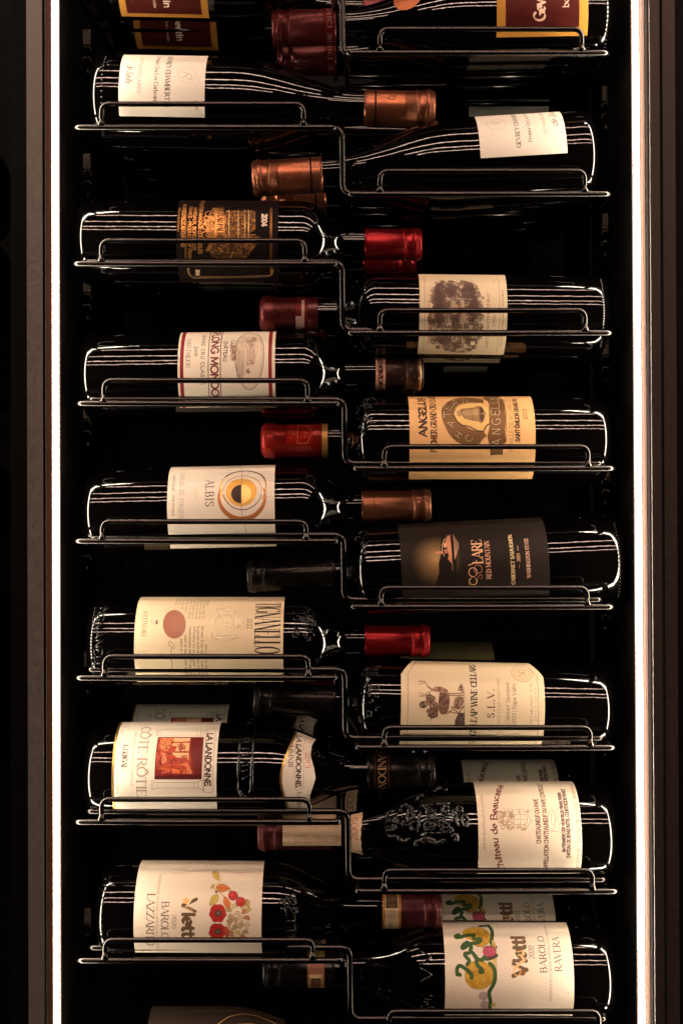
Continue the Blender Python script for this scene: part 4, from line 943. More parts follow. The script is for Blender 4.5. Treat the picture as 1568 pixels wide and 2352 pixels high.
l.text('CHATEAU DE BEAUCASTEL COURTHEZON FRANCE', 1390, 1350, 1200, 410, (.10, .05, .05), 'sans', wt=2.3)
l.text('IMPORTED BY VINEYARD BRANDS INC. BIRMINGHAM', 1508, 1476, 1330, 540, (.33, .20, .16), 'serif', i0=0, i1=32, wt=1.8)
l.line(l.ell(1185, 770, 42, 125, 0, 360, 30), 4, (.2, .12, .1)); l.line(l.ell(1200, 740, 20, 80, 0, 360, 24), 3, (.2, .12, .1)); l.line([(1200, 890), (1300, 905), (1430, 872), (1290, 880), (1260, 850), (1285, 800), (1250, 770), (1240, 650), (1290, 600)], 4, (.2, .12, .1))
q_ = (.36, .23, .15)
l.line([(752, 700), (870, 698), (905, 730), (905, 790), (870, 812), (752, 812), (752, 700)], 5, q_); l.line([(828, 700), (828, 812)], 4, q_); l.line([(752, 757), (905, 757)], 4, q_); scroll(l, 590, 650, 740, 870, 60, 6, q_, 0, 44); scroll(l, 740, 640, 960, 690, 20, 6, q_, 0, 45); scroll(l, 740, 820, 900, 880, 20, 6, q_, 0, 46); l.line([(890, 680), (960, 770), (880, 870)], 6, q_)
l.disc(872, 865, 16, 20, (.45, .38, .15)); l.finish(.2)
# raised shoulder crest
ps = []
r6 = np.random.default_rng(61)
def E(cx, cy, rx, ry, a0=0, a1=360, n=18): return [(cx+rx*math.cos(math.radians(a0+(a1-a0)*i/n)), cy+ry*math.sin(math.radians(a0+(a1-a0)*i/n))) for i in range(n+1)]
ps += [[(690, 450), (685, 560), (680, 700), (695, 820)], [(900, 440), (895, 600), (905, 790)], [(1140, 440), (1150, 560), (1150, 640), (1130, 770)], [(690, 450), (900, 440), (1140, 440)], [(690, 625), (900, 612), (1150, 600)], [(695, 800), (900, 790), (1130, 770)], [(960, 650), (960, 770)], [(1175, 450), (1185, 560), (1210, 600)]]
ps += [E(830, 515, 36, 28), E(1050, 500, 36, 50), E(800, 700, 34, 50), E(1050, 700, 46, 26), E(430, 610, 50, 46, 20, 300), E(340, 590, 20, 44), E(340, 700, 24, 40), E(560, 560, 40, 60, 100, 400), E(520, 640, 70, 40, 0, 220), E(600, 690, 30, 50, 60, 300), E(280, 480, 60, 50, 90, 330), E(300, 800, 70, 60, 30, 260), E(470, 430, 60, 44, 120, 360), E(560, 480, 34, 50), E(1240, 510, 40, 34), E(1230, 640, 30, 64, 60, 300), E(1320, 640, 44, 70), E(690, 930, 60, 46, 150, 340), E(800, 900, 90, 50, 200, 380), E(900, 850, 120, 50, 0, 170), E(700, 350, 60, 32, 160, 330), E(980, 300, 80, 40, 180, 350), E(1180, 840, 30, 40, 200, 420), E(470, 850, 70, 60, 0, 200), E(240, 580, 24, 30), E(240, 720, 30, 34)]
for i in range(16):
    cx, cy = r6.uniform(720, 1120), r6.uniform(460, 760); ps.append(E(cx, cy, r6.uniform(14, 30), r6.uniform(14, 30), r6.uniform(0, 200), r6.uniform(250, 500), 10))
relief('R6', (1360, 2850, 400), ps[:36], .0024, 'raised_crest', M_relief, R=.034, off=-.0009); relief('R6', (1360, 2850, 400), ps[8:], .0009, 'raised_crest_detail', M_relief, R=.034, off=.0009)
# L13 -----------------------------------------------------------
PK = (.76, .665, .57)
l = Lab('L13', (480, 3140, 500), 38, 1500, None, None, PK, ym=540)
l.a1 = math.radians(42)*l.R; l.h = int((l.a1-l.a0)*l.ppm); l.im = np.empty((l.h, l.w, 4), np.float32); l.im[..., :3] = PK; l.im[..., 3] = 0
GB = (.17, .11, .09)
l.text('LAZZARITO', 180, 264, 415, 880, GB, 'serif', i0=0, i1=7, wt=1.5)
l.text('BAROLO', 348, 430, 505, 865, GB, 'serif', i0=0, i1=5, wt=1.4)
l.text('2020', 472, 520, 655, 815, (.25, .18, .15), 'serif', wt=1.5)
l.text('DENOMINAZIONE DI ORIGINE CONTROLLATA E GARANTITA', 290, 320, 190, 880, (.45, .34, .27), 'serif', i0=0, i1=36, wt=1.3)
l.text('Vietti', 596, 738, 470, 850, (.12, .075, .04), 'pen', i0=0, i1=4, wt=2.6)
l.disc(632, 500, 34, 36, (.82, .46, .18), 1, .3); l.line([(640, 560), (700, 470), (738, 455)], 20, (.85, .72, .50), .9, .4); l.line([(610, 570), (690, 600), (735, 640)], 18, (.42, .25, .10), .9, .4)
YL_ = (.60, .45, .12); OR = (.66, .19, .045); RED = (.46, .028, .022); OL = (.30, .22, .10)
def leaf(x0, y0, x1, y1, w, col):
    dx, dy = x1-x0, y1-y0; L = math.hypot(dx, dy); nx, ny = -dy/L*w, dx/L*w
    a = [(x0+dx*t+nx*math.sin(math.pi*t**.8), y0+dy*t+ny*math.sin(math.pi*t**.8)) for t in [i/10 for i in range(11)]]
    b = [(x0+dx*t-nx*math.sin(math.pi*t**.8), y0+dy*t-ny*math.sin(math.pi*t**.8)) for t in [i/10 for i in range(11)]]
    l.poly(a+b[::-1], col); l.line(a+b[::-1], 4, tuple(c*.35 for c in col)); l.line([(x0, y0), (x1, y1)], 4, tuple(c*.4 for c in col))
    for t in (.25, .45, .65):
        for sgn in (1, -1): l.line([(x0+dx*t, y0+dy*t), (x0+dx*(t+.18)+nx*.7*sgn, y0+dy*(t+.18)+ny*.7*sgn)], 2, tuple(c*.45 for c in col), .7)
l.line([(940, 330), (1000, 300), (1050, 240)], 10, YL_); l.line([(930, 340), (1020, 400), (1090, 480), (1150, 540)], 22, (.66, .52, .28)); l.line([(930, 340), (1020, 400), (1090, 480), (1150, 540)], 3, OL)
leaf(948, 152, 1010, 270, 40, YL_); leaf(998, 425, 902, 555, 42, YL_); leaf(975, 345, 1140, 360, 46, OR); leaf(1075, 450, 1130, 620, 34, OR)
for i, (x, y) in enumerate(((1120, 600), (1180, 560), (1230, 520), (1280, 560), (1330, 520), (1150, 680), (1220, 640), (1300, 620), (1340, 600), (1130, 740), (1200, 720), (1260, 700), (1330, 690), (1120, 810), (1190, 800), (1260, 780), (1330, 780), (1150, 870), (1230, 860), (1310, 850), (1110, 880), (1180, 930), (1280, 920))):
    c = [(.42, .28, .14), (.60, .47, .28), (.38, .10, .05), (.52, .42, .14), (.30, .2, .11)][i % 5]
    pts = [(x+(34+10*math.sin(3*a+i))*math.cos(a), y+(34+10*math.cos(2*a+i))*math.sin(a)) for a in [k*math.pi/8 for k in range(16)]]
    l.poly(pts, c, .85); l.line(pts+[pts[0]], 3, OL, .8); l.line([pts[0], (x, y), pts[6]], 2.5, OL, .7); l.line([pts[11], (x, y)], 2.5, OL, .7)
for (x, y, r_) in ((1170, 440, 54), (1258, 510, 54)):
    l.disc(x, y, r_, r_, RED); l.disc(x-14, y-16, r_*.4, r_*.4, (.60, .07, .04), .7); l.ring(x, y, r_, r_, 3, (.15, .01, .01)); l.line([(x-50, y-50), (x-20, y-40), (x-30, y-70)], 8, (.10, .04, .03))
def poppy(x, y, rx, ry):
    pts = [(x+rx*(1+.07*math.sin(7*a))*math.cos(a), y+ry*(1+.07*math.cos(6*a))*math.sin(a)) for a in [k*math.pi/20 for k in range(40)]]
    l.poly(pts, (.42, .022, .02)); l.lines([[(x+rx*.35*math.cos(a), y+ry*.35*math.sin(a)), (x+rx*.9*math.cos(a), y+ry*.9*math.sin(a))] for a in [k*math.pi/14 for k in range(28)]], 2.5, (.25, .012, .012), .7)
    l.line(pts+[pts[0]], 3, (.18, .01, .01)); l.disc(x+6, y, rx*.40, ry*.38, (.075, .05, .035)); l.disc(x+6, y, rx*.18, ry*.2, (.20, .16, .12), .8)
poppy(995, 640, 94, 104); poppy(990, 850, 94, 96); leaf(1080, 790, 1110, 920, 30, (.55, .08, .05)); leaf(955, 310, 915, 360, 14, YL_); leaf(960, 395, 1000, 400, 10, (.30, .06, .04)); leaf(1340, 490, 1350, 590, 18, YL_)
l.finish(.6)
# R7 ------------------------------------------------------------
P7 = (.79, .70, .61)
l = Lab('R7', (1600, 3270, 520), 88, 1508, None, None, P7, ym=900)
l.a0 = l.g(800, 338)[1]-.003
l.a1 = math.radians(62)*l.R; l.h = int((l.a1-l.a0)*l.ppm); l.im = np.empty((l.h, l.w, 4), np.float32); l.im[..., :3] = P7; l.im[..., 3] = 0
l.text('Vietti', 975, 830, 925, 480, (.17, .10, .055), 'pen', wt=2.6)
l.disc(940, 885, 30, 28, (.30, .13, .05), 1, .4); l.ring(880, 870, 34, 44, 14, (.82, .50, .22), .9, .5); l.line([(850, 830), (900, 790), (960, 740), (930, 700)], 30, (.84, .56, .28), .85, .5); l.line([(880, 650), (950, 640), (960, 680), (890, 690)], 16, (.82, .56, .24), .75, .4)
l.text('2020', 1066, 1008, 730, 585, (.22, .16, .13), 'serif', wt=1.2)
l.text('BAROLO', 1196, 1122, 882, 478, GB, 'serif', wt=1.4, track=.8); l.text('RAVERA', 1360, 1286, 866, 486, GB, 'serif', wt=1.4, track=.8)
l.text('DENOMINAZIONE DI ORIGINE CONTROLLATA E GARANTITA', 1258, 1232, 1200, 400, (.42, .33, .27), 'serif', i0=0, i1=44, wt=1.5)
SQ = (.58, .36, .045); GN = (.042, .105, .030)
def squash(pts, sd):
    pts = sm(pts, True)
    l.poly(pts, SQ); t = l.tex(30, sd, .40, .62, 3); l.poly(pts, (.42, .22, .035), .7, 0, t); l.line(pts+[pts[0]], 3, (.22, .12, .03), .6)
squash([(270, 430), (330, 390), (430, 376), (520, 395), (580, 450), (590, 510), (560, 570), (500, 600), (440, 600), (400, 570), (380, 520), (300, 500)], 61)
squash([(340, 790), (400, 750), (500, 745), (580, 790), (625, 870), (620, 960), (560, 1040), (470, 1070), (380, 1050), (320, 1000), (300, 920), (310, 850)], 62)
r7 = np.random.default_rng(7)
for i in range(20):
    x, y = (r7.uniform(430, 570), r7.uniform(410, 560)) if i < 8 else (r7.uniform(350, 600), r7.uniform(850, 1020)); l.disc(x, y, 6, 7, (.2, .12, .03), .8)
l.line(sm([(560, 360), (610, 420), (600, 520), (590, 560), (640, 600)]), 42, GN); l.line([(470, 370), (560, 365)], 40, (.05, .09, .035)); l.poly([(600, 520), (640, 540), (650, 640), (660, 820), (660, 980), (620, 1050), (600, 760)], (.60, .42, .10), .8)
for a in ([(270, 490), (205, 500), (200, 475), (235, 465)], [(250, 490), (330, 470), (400, 465), (400, 520), (480, 500), (475, 545), (400, 560), (330, 560)], [(330, 545), (290, 570), (270, 610), (290, 615), (350, 570), (380, 600), (360, 640), (400, 670), (430, 730), (480, 740)], [(330, 790), (360, 750), (310, 700), (300, 670), (350, 665)], [(430, 760), (440, 800), (500, 850), (500, 880), (470, 870)], [(220, 900), (215, 830), (250, 795), (330, 850), (380, 900), (380, 935)], [(250, 905), (225, 890)], [(580, 780), (630, 830), (640, 920), (625, 1000), (590, 1060), (565, 1100), (590, 1200), (580, 1260)], [(500, 740), (520, 700), (540, 740), (640, 700), (650, 690)]):
    l.line(sm(a), 42, GN)
for a in ([(330, 470), (400, 465)], [(420, 700), (440, 740)], [(330, 850), (370, 890)]): l.line(a, 46, (.05, .10, .03))
l.disc(575, 645, 76, 62, (.42, .055, .12)); t = l.tex(16, 71, .4, .6, 3); l.disc(575, 645, 76, 62, (.60, .12, .19), .7, 0, t); l.line([(500, 605), (560, 585), (620, 600), (650, 640)], 8, GN)
l.poly([(600, 700), (650, 690), (640, 720), (560, 740), (540, 700)], (.10, .03, .05), .8)
for (x, y, r_) in ((508, 1135, 48), (522, 1230, 44)): l.disc(x, y, r_, r_*.95, (.36, .24, .27), .75); l.ring(x, y, r_, r_*.95, 4, (.2, .1, .12), .8)
l.poly([(590, 1220), (640, 1210), (640, 1250), (590, 1250)], (.55, .38, .1)); l.finish(.6)
# L15 -----------------------------------------------------------
l = Lab('L15', (300, 3600, 900), 428, 1290, None, None, (.03, .024, .022), ym=230, zw=1568, rough=.4)
l.a1 = 0.02; l.h = int((l.a1-l.a0)*l.ppm); l.im = np.empty((l.h, l.w, 4), np.float32); l.im[..., :3] = (.032, .024, .020); l.im[..., 3] = 0
l.line([(860, 270), (940, 215), (1020, 192), (1110, 188), (1200, 198), (1276, 224), (1276, 262)], 6, (.80, .48, .18), 1, .4); l.line([(980, 265), (1080, 247), (1180, 252), (1250, 275)], 6, (.7, .33, .16), 1, .4)
l.finish()
# deep-set bottles' labels
def simple(key, crop, xl, xr, ya, yb, bg, fn=None, ym=None):
    l = Lab(key, crop, xl, xr, ya, yb, bg, ym=ym); 
    if fn: fn(l)
    l.finish(); return l
def f_(l):
    l.linepx([(l.w*.06, l.h*.9), (l.w*.06, l.h*.1), (l.w*.94, l.h*.1), (l.w*.94, l.h*.9), (l.w*.06, l.h*.9)], 1.6, (.25, .25, .23))
    for i in range(9):
        x = l.w*(.25+.06*i)
        if i in (2, 6): continue
        l.linepx([(x, l.h*(.2+.03*(i % 3))), (x, l.h*(.8-.04*(i % 2)))], 2.2, (.30, .30, .28), .7)
simple('R0c', (1200, 0, 1300), 622, 975, 395, 560, (.85, .85, .80), f_, ym=460)
simple('R2c', (1200, 680, 1300), 512, 705, 775, 838, (.7, .7, .66), lambda l: [l.linepx([(l.w*(.1+.1*i), l.h*.1), (l.w*(.1+.1*i), l.h*.9)], 1.5, (.2, .2, .2), .6) for i in range(8)], ym=800)
simple('R5b', (1200, 2100, 1300), 320, 735, None, None, (.12, .105, .05), lambda l: [l.poly(l.ell(500, 380, 120, 60), (.10, .09, .05), .8), l.line([(627, 300), (627, 400)], 4, (.15, .12, .06))], ym=380)
# ------------------------------------------------------------ bands and writing on caps
def band(key, u0, u1, bg, name, metal=0., th=(-100, 95), rough=.45):
    B = BOT[key]; l = Lab(key, (0, 0, 2500), u0, u1, 0, 1, bg, R=B.rc, zw=1568, name=name, ppm=9000, rough=rough)
    vc = (CV-(B.b.z)/S); ym = (BOTV[key]) if key in BOTV else vc
    l.x0 = l.g(u0, ym)[0]; l.x1 = l.g(u1, ym)[0]
    if l.x1 < l.x0: l.x0, l.x1 = l.x1, l.x0
    l.a0 = math.radians(th[0])*l.R; l.a1 = math.radians(th[1])*l.R; l.w = int((l.x1-l.x0)*l.ppm); l.h = int((l.a1-l.a0)*l.ppm)
    l.im = np.empty((l.h, l.w, 4), np.float32); l.im[..., :3] = bg; l.im[..., 3] = metal; l.off = .0002
    return l
BOTV = dict(R0=66, L1=251, R1=410, L3=562, R2=721, L5=857, R3=1012, L7=1160, R4=1325, L9=1472, R5=1606, L11=1770, R6=1911, L13=2090, R7=2224)
def ftext(l, st, xb, xc, y0, y1, col, **k):
    g = l.g; l.g = lambda x, y: (l.x0+x*l.w/l.ppm, l.a0+y*l.h/l.ppm); l.text(st, xb, xc, y0, y1, col, **k); l.g = g
l = band('L5', 862.5, 885, (.62, .36, .28), 'cap_band'); m = np.zeros((l.h, l.w), np.float32); m[:, int(.25*l.w):int(.76*l.w)] = 1; l.blend(m, (.07, .012, .014)); ftext(l, 'TROPLONG MONDOT', .27, .74, -.02, .92, (.62, .40, .33), i0=4, i1=12, style='serif', wt=1.5); l.finish()
B = BOT['L5']; lathe('cap_rim', [(B.L-.0052, B.rc+.0013), (B.L-.0050, B.rc+.0019), (B.L-.0034, B.rc+.0019), (B.L-.0028, B.rc+.0012)], cm('pale_gold_foil', (.55, .36, .20), .3, .9), B.root, 72, 1)
B = BOT['R3']
l = band('R3', 611, 632, (.50, .30, .10), 'cap_band', .5); ftext(l, 'MIS EN BOUTEILLES AU CHATEAU', .80, .28, 1.02, .05, (.10, .05, .03), i0=5, i1=20, style='serif', wt=1.6); l.finish()
l = band('R3', 739, 752, (.50, .30, .10), 'cap_band', .5); l.finish()
l = band('R3', 658, 718, (.34, .016, .010), 'cap_emblem', .4, th=(-70, 15)); W_, H_ = l.w, l.h
l.linepx([(W_*.42, H_*.10), (W_*.42, H_*.95), (W_*.78, H_*.95), (W_*.99, H_*.5), (W_*.78, H_*.10), (W_*.42, H_*.10)], 2.4, (.75, .45, .25))
for (fx, fy, r_) in ((.55, .72, 5), (.54, .3, 4), (.68, .45, 9), (.76, .52, 10), (.70, .65, 7), (.12, .5, 12), (.2, .4, 12), (.28, .55, 12), (.34, .5, 12), (.15, .75, 5)):
    l.linepx([(W_*fx+r_*math.cos(a), H_*fy+r_*math.sin(a)) for a in [i*.6 for i in range(int(8))]], 2., (.70, .42, .22), .85)
l.finish()
l = band('R2', 678, 706, (.12, .016, .016), 'cap_emblem', .3); W_, H_ = l.w, l.h
m = np.zeros((H_, W_), np.float32); m[int(.26*H_):int(.80*H_), int(.50*W_):int(.76*W_)] = 1; m[int(.58*H_):int(.84*H_), int(.04*W_):int(.55*W_)] = 1; l.blend(m, (.50, .34, .31))
for i in range(12): l.linepx([(W_*.5, H_*(.26+.045*i)), (W_*.76, H_*(.26+.045*i))], 2, (.14, .04, .04))
for fx in (.15, .3, .42): l.linepx([(W_*fx, H_*.62), (W_*fx, H_*.82)], 2.5, (.2, .1, .1))
l.finish()
for key, u0, u1 in (('L1', 872, 930), ('R1', 640, 694)):
    l = band(key, u0, u1, (.42, .145, .075), 'cap_seal', .8, th=(-48, 38) if key == 'L1' else (-30, 62), rough=.36); W_, H_ = l.w, l.h
    c = (W_/2, H_/2); dk = (.20, .05, .03)
    if key == 'L1': c = (W_/2, H_*.28)
    R_ = min(W_, H_)*.46
    for rr_, w_ in ((R_, 2.4), (R_*.78, 2)): l.linepx([(c[0]+rr_*math.cos(a), c[1]+rr_*math.sin(a)) for a in [i*2*math.pi/40 for i in range(41)]], w_, dk, .8)
    for i in range(22):
        a = i*2*math.pi/22; l.linepx([(c[0]+R_*.84*math.cos(a), c[1]+R_*.84*math.sin(a)), (c[0]+R_*.93*math.cos(a+.1), c[1]+R_*.93*math.sin(a+.1))], 2, dk, .6)
    l.linepx([(c[0]-R_*.35, c[1]-R_*.4), (c[0], c[1]), (c[0]+R_*.4, c[1]-R_*.3), (c[0]+R_*.1, c[1]+R_*.3), (c[0]-R_*.4, c[1]+R_*.25), (c[0]-R_*.05, c[1]-R_*.1)], 9, dk, .8)
    l.finish()
    B = BOT[key]
    lathe('cap_seam', [(B.cs+.0094, B.rc+.0004), (B.cs+.0096, B.rc+.0009), (B.cs+.0106, B.rc+.0009), (B.cs+.0108, B.rc+.0004)], M_black, B.root, 64, B.sgn)
l = band('R0', 742, 768, (.13, .016, .016), 'cap_writing', .4); ftext(l, 'DROUHIN', .75, .38, .62, .15, (.45, .28, .24), style='serif', i1=3, wt=1.5); ftext(l, 'CLERC', .75, .38, .98, .68, (.40, .25, .22), style='serif', wt=1.4); l.finish()
l = band('L7', 838, 872, (.36, .14, .075), 'cap_mark', .8, rough=.36); l.linepx([(l.w*.72, l.h*.05), (l.w*.66, l.h*.3), (l.w*.45, l.h*.9)], 2.2, (.05, .02, .02)); l.linepx([(l.w*.55, l.h*.05), (l.w*.6, l.h*.4), (l.w*.95, l.h*.85)], 2.2, (.05, .02, .02)); l.finish()
l = band('L11', 856, 898, (.014, .010, .009), 'cap_writing', .4)
for fx in (.12, .86):
    for k in range(26): l.linepx([(l.w*fx+(3 if k % 2 else -3), l.h*k/26), (l.w*fx+(-3 if k % 2 else 3), l.h*(k+1)/26)], 2, (.45, .16, .09), .8)
ftext(l, 'LA LANDONNE', .30, .70, .05, 1.0, (.40, .24, .15), style='serif', i0=3, wt=1.6); l.finish()
l = band('R6', 649, 783, (.66, .50, .36), 'cap_strip', th=(-100, 32))
ww = l.w; 
def cols(l, st, x0, x1, yb, yc, col, wt):   # letters along the neck, seen upside down
    w = sum(glyph(c)[0] for c in st); sx = (x1-x0)*l.w/w; hs = (yc-yb)*l.h/10; x = x0*l.w; m = np.zeros((l.h, l.w), np.float32)
    for ch in st:
        for kind, pts in glyph(ch)[1]:
            if kind == 'S': continue
            for k in range(len(pts)-1): l.seg(m, (x+pts[k][0]*sx, yb*l.h+pts[k][1]*hs), (x+pts[k+1][0]*sx, yb*l.h+pts[k+1][1]*hs), wt)
        x += glyph(ch)[0]*sx
    l.blend(m, col)
cols(l, 'MISE EN BOUTEILLES', .99, .20, .72, .90, (.14, .08, .06), 2.6); cols(l, 'DU CHATEAU', .96, .4, .40, .55, (.2, .12, .1), 2.2)
l.finish(.5)
l = Lab('R6', (1100, 2850, 400), 690, 900, 500, 1040, (.66, .48, .34), R=.0165, ym=800, name='neck_tag')
l.a0 = -math.radians(72)*l.R; l.a1 = math.radians(72)*l.R; l.h = int((l.a1-l.a0)*l.ppm); l.im = np.empty((l.h, l.w, 4), np.float32); l.im[..., :3] = (.66, .48, .34); l.im[..., 3] = 0
l.rf = lambda t: .0022*(1-abs(2*t-1)**1.5)*1.0+.0003*math.sin(t*40); l.lf = lambda t: .0026*abs(2*t-1)**3
l.text('2005', 815, 725, 890, 575, (.22, .05, .05), 'sans', wt=.9); l.finish(.4)
for key, u0, u1 in (('L13', 878, 921), ('R7', 706, 745)):
    l = band(key, u0, u1, (.50, .38, .24), 'cap_strip')
    m = np.zeros((l.h, l.w), np.float32); m[:, :int(.14*l.w)] = 1; m[:, int(.86*l.w):] = 1; l.blend(m, (.42, .20, .06), 1, .4)
    m = np.zeros((l.h, l.w), np.float32); b0 = .56 if key == 'R7' else 0; b1 = 1 if key == 'R7' else .40; m[int(b0*l.h):int(b1*l.h), int(.2*l.w):int(.8*l.w)] = 1; l.blend(m, (.07, .035, .02))
    for k in range(8): l.linepx([(l.w*(.5+.2*math.cos(a)), l.h*(b0+.05+.05*k)+6*math.sin(a)) for a in [i*.5 for i in range(13)]], 2.2, (.45, .30, .15), .8)
    if key == 'L13':
        m = np.zeros((l.h, l.w), np.float32); m[int(.42*l.h):int(.60*l.h), int(.3*l.w):int(.7*l.w)] = 1; l.blend(m, (.34, .26, .19), .7)
        ftext(l, 'GARANTITA 2020', .35, .55, .62, .95, (.15, .15, .2), style='sans', wt=1.4)
    else:
        m = np.zeros((l.h, l.w), np.float32); m[int(.02*l.h):int(.26*l.h), int(.1*l.w):] = 1; l.blend(m, (.16, .15, .04)); m[:] = 0; m[int(.30*l.h):int(.50*l.h), int(.1*l.w):] = 1; l.blend(m, (.40, .16, .12))
    l.finish()
# orange seal on the neck of the topmost right bottle
B = BOT['R0']; X0, th0 = B.F(937, -6, .030); mb = MB()
rim = []
for i in range(28):
    a = 2*math.pi*i/28; x = X0+.0125*math.cos(a); t = th0+.0125*math.sin(a)/max(B.r(x), .014); rim.append((x, t))
vv = [B.surf(X0, th0, .0004)]+[B.surf(X0+(x-X0)*.5, th0+(t-th0)*.5, .0004) for x, t in rim]+[B.surf(x, t, .0004) for x, t in rim]
ff = [(0, 1+i, 1+(i+1) % 28) for i in range(28)]+[(1+i, 29+i, 29+(i+1) % 28, 1+(i+1) % 28) for i in range(28)]
link('neck_seal', vv, ff, cm('orange_foil', (.50, .15, .05), .4, .5), B.root)
# raised marks near the shoulders and heels
def heel(key, n, rad, x, th0, th1):
    B = BOT[key]; mb = MB(); sg = B.sgn
    for i in range(n):
        th = math.radians(th0+(th1-th0)*i/(n-1)); r_ = B.r(x)
        p = [B.surf(sg*(x-.0010), th, -.0002, r_), B.surf(sg*(x+.0010), th, -.0002, r_)]; mb.tube(p, rad, 6)
    return mb.obj('heel_stipple', M_relief, B.root)
for key, n in (('L9', 26), ('R2', 30), ('R4', 22), ('L1', 16), ('R0', 22), ('L13', 14)): heel(key, n, .0009, .0062 if key != 'L1' else .012, 55, -50)
def rtext(key, st, xb, xc, th0, th1, rad, name='raised_lettering', r_=None, kx=1):
    # raised glass letters running round the bottle; xb/xc axial positions from the base
    B = BOT[key]; mb = MB(); ws = [glyph(c)[0] for c in st]; W_ = sum(ws); x = 0; sg = B.sgn
    for ch, w in zip(st, ws):
        for kind, pts in glyph(ch)[1]:
            if kind == 'S': continue
            out = []
            for px_, py_ in pts: 
                X = xb+(xc-xb)*py_/10; th = math.radians(th0+(th1-th0)*(x+px_)/W_); out.append(B.surf(sg*X, th, 0, r_))
            mb.tube(out, rad, 6)
        x += w
    return mb.obj(name, M_relief, B.root)
rtext('L9', 'TIGNANELLO', .0085, .0155, 60, -42, .0007)
rtext('L13', 'VIETTI', .163, .171, 40, -20, .0008); rtext('R7', 'VV', .158, .168, 45, 5, .0009)
def studs(key, x0, x1, t0, t1, n, rad, name='raised_emblem', seed=2):
    B = BOT[key]; mb = MB(); r_ = np.random.default_rng(seed)
    for i in range(n):
        X = r_.uniform(x0, x1); th = r_.uniform(t0, t1); a0 = r_.uniform(0, 6); R_ = r_.uniform(.0012, .003); pts = []
        for k in range(8):
            a = a0+k*.55; x = X+R_*math.cos(a); t = math.radians(th)+R_*math.sin(a)/B.r(X); pts.append(B.surf(B.sgn*x, t, .0))
        mb.tube(pts, rad, 6)
    return mb.obj(name, M_relief, B.root)
studs('L9', .180, .196, 8, 48, 26, .0007, seed=3); studs('R3', .205, .218, -10, 75, 24, .0006, seed=5); studs('R5', .203, .216, -15, 60, 22, .0006, seed=6); studs('R4', .222, .229, 20, 70, 10, .0006, seed=7); studs('R7', .156, .170, -42, -12, 10, .0008, seed=8); studs('L13', .160, .172, 12, 30, 6, .0009, seed=9)
# ------------------------------------------------------------ second row of bottles
copy_bottle('L0', 'second bottle with yellow-bordered maroon label, just above the plain white label')
copy_bottle('R0', 'dim second bottle behind the orange-bordered maroon one, top right', dx=.0)
copy_bottle('L1', 'dark unlabelled-looking bottle behind the plain white label bottle on the left', drop=('label', 'cap_seal', 'capsule', 'cap_seam'), dx=.004)
copy_bottle('R1', 'second copper-capped bottle behind the tilted white label bottle', dx=.002)
copy_bottle('L3', 'second red-capped bottle behind the black and gold castle label bottle', drop=('label',))
copy_bottle('R2', 'dim second bottle almost hidden behind the brown landscape label bottle', dx=.007)
copy_bottle('L5', 'second bottle behind the red-banded vineyard label', drop=('cap_band',), dx=.0)
copy_bottle('R3', 'second scarlet-capped bottle behind the gold bell label', dx=.0)
copy_bottle('L11', 'second bottle whose white label top shows above the red painting label')
copy_bottle('R6', 'second scalloped-label bottle showing above the gothic lettered one', dx=-.003)
copy_bottle('R7', 'second squash-and-tendril bottle behind the bottom right one')
for key, dz_, lab_ in (('L0', .0, 'dark bottle lying third deep on the top left shelf'), ('L1', 0, 'dark bottle lying third deep behind the plain white label on the left'), ('R1', 0, 'copper-capped bottle third deep behind the tilted white label bottle'), ('L3', 0, 'dark bottle third deep behind the castle label bottle'), ('L5', 0, 'dark bottle third deep behind the vineyard oval bottle')):
    copy_bottle(key, lab_, dY=.176, drop=('label', 'cap_seal', 'cap_band', 'cap_rim', 'cap_seam', 'capsule' if key[0] == 'L' else 'x'))
# ------------------------------------------------------------ wire racks
WR = .00275
LT = {  # v of front bar, corner u, guard u0,u1, guard top v, end u
 'L0': (-22, 170, 230, 697, -75, 768), 'L1': (293, 170, 233, 697, 239, 768), 'L3': (606, 168, 233, 700, 553, 770), 'L5': (927, 177, 239, 706, 874, 775), 'L7': (1243, 172, 235, 703, 1198, 772),
 'L9': (1557, 174, 240, 708, 1508, 770), 'L11': (1888, 172, 233, 710, 1836, 778), 'L13': (2206, 178, 241, 718, 2159, 783),
 'R0': (122, 1397, 872, 1335, 67, 799), 'R1': (446, 1401, 872, 1342, 393, 803), 'R2': (765, 1405, 872, 1343, 713, 803), 'R3': (1076, 1410, 882, 1350, 1026, 815), 'R4': (1394, 1408, 875, 1348, 1350, 810),
 'R5': (1717, 1412, 882, 1355, 1671, 820), 'R6': (2047, 1418, 882, 1360, 1999, 820), 'R7': (2372, 1420, 893, 1375, 2323, 830)}
YF, YB = -.049, -.031
tiers = [('L0', 'R0', 785), ('L1', 'R1', 785), ('L3', 'R2', 785), ('L5', 'R3', 790), ('L7', 'R4', 788), ('L9', 'R5', 791), ('L11', 'R6', 798), ('L13', 'R7', 803)]
names = ['first', 'second', 'third', 'fourth', 'fifth', 'sixth', 'seventh', 'lowest']
holds = {'L0': 'holding the two maroon label bottles, cut by the top edge', 'L1': 'holding the two white label copper-capped burgundy bottles', 'L3': 'holding the castle label bottle and the landscape label bottle', 'L5': 'holding the vineyard oval bottle and the gold bell bottle', 'L7': 'holding the ringed label bottle and the near-black label bottle', 'L9': 'holding the striped disc bottle and the stag bottle', 'L11': 'holding the red painting bottle and the gothic lettered bottle', 'L13': 'holding the poppy label bottle and the squash label bottle'}
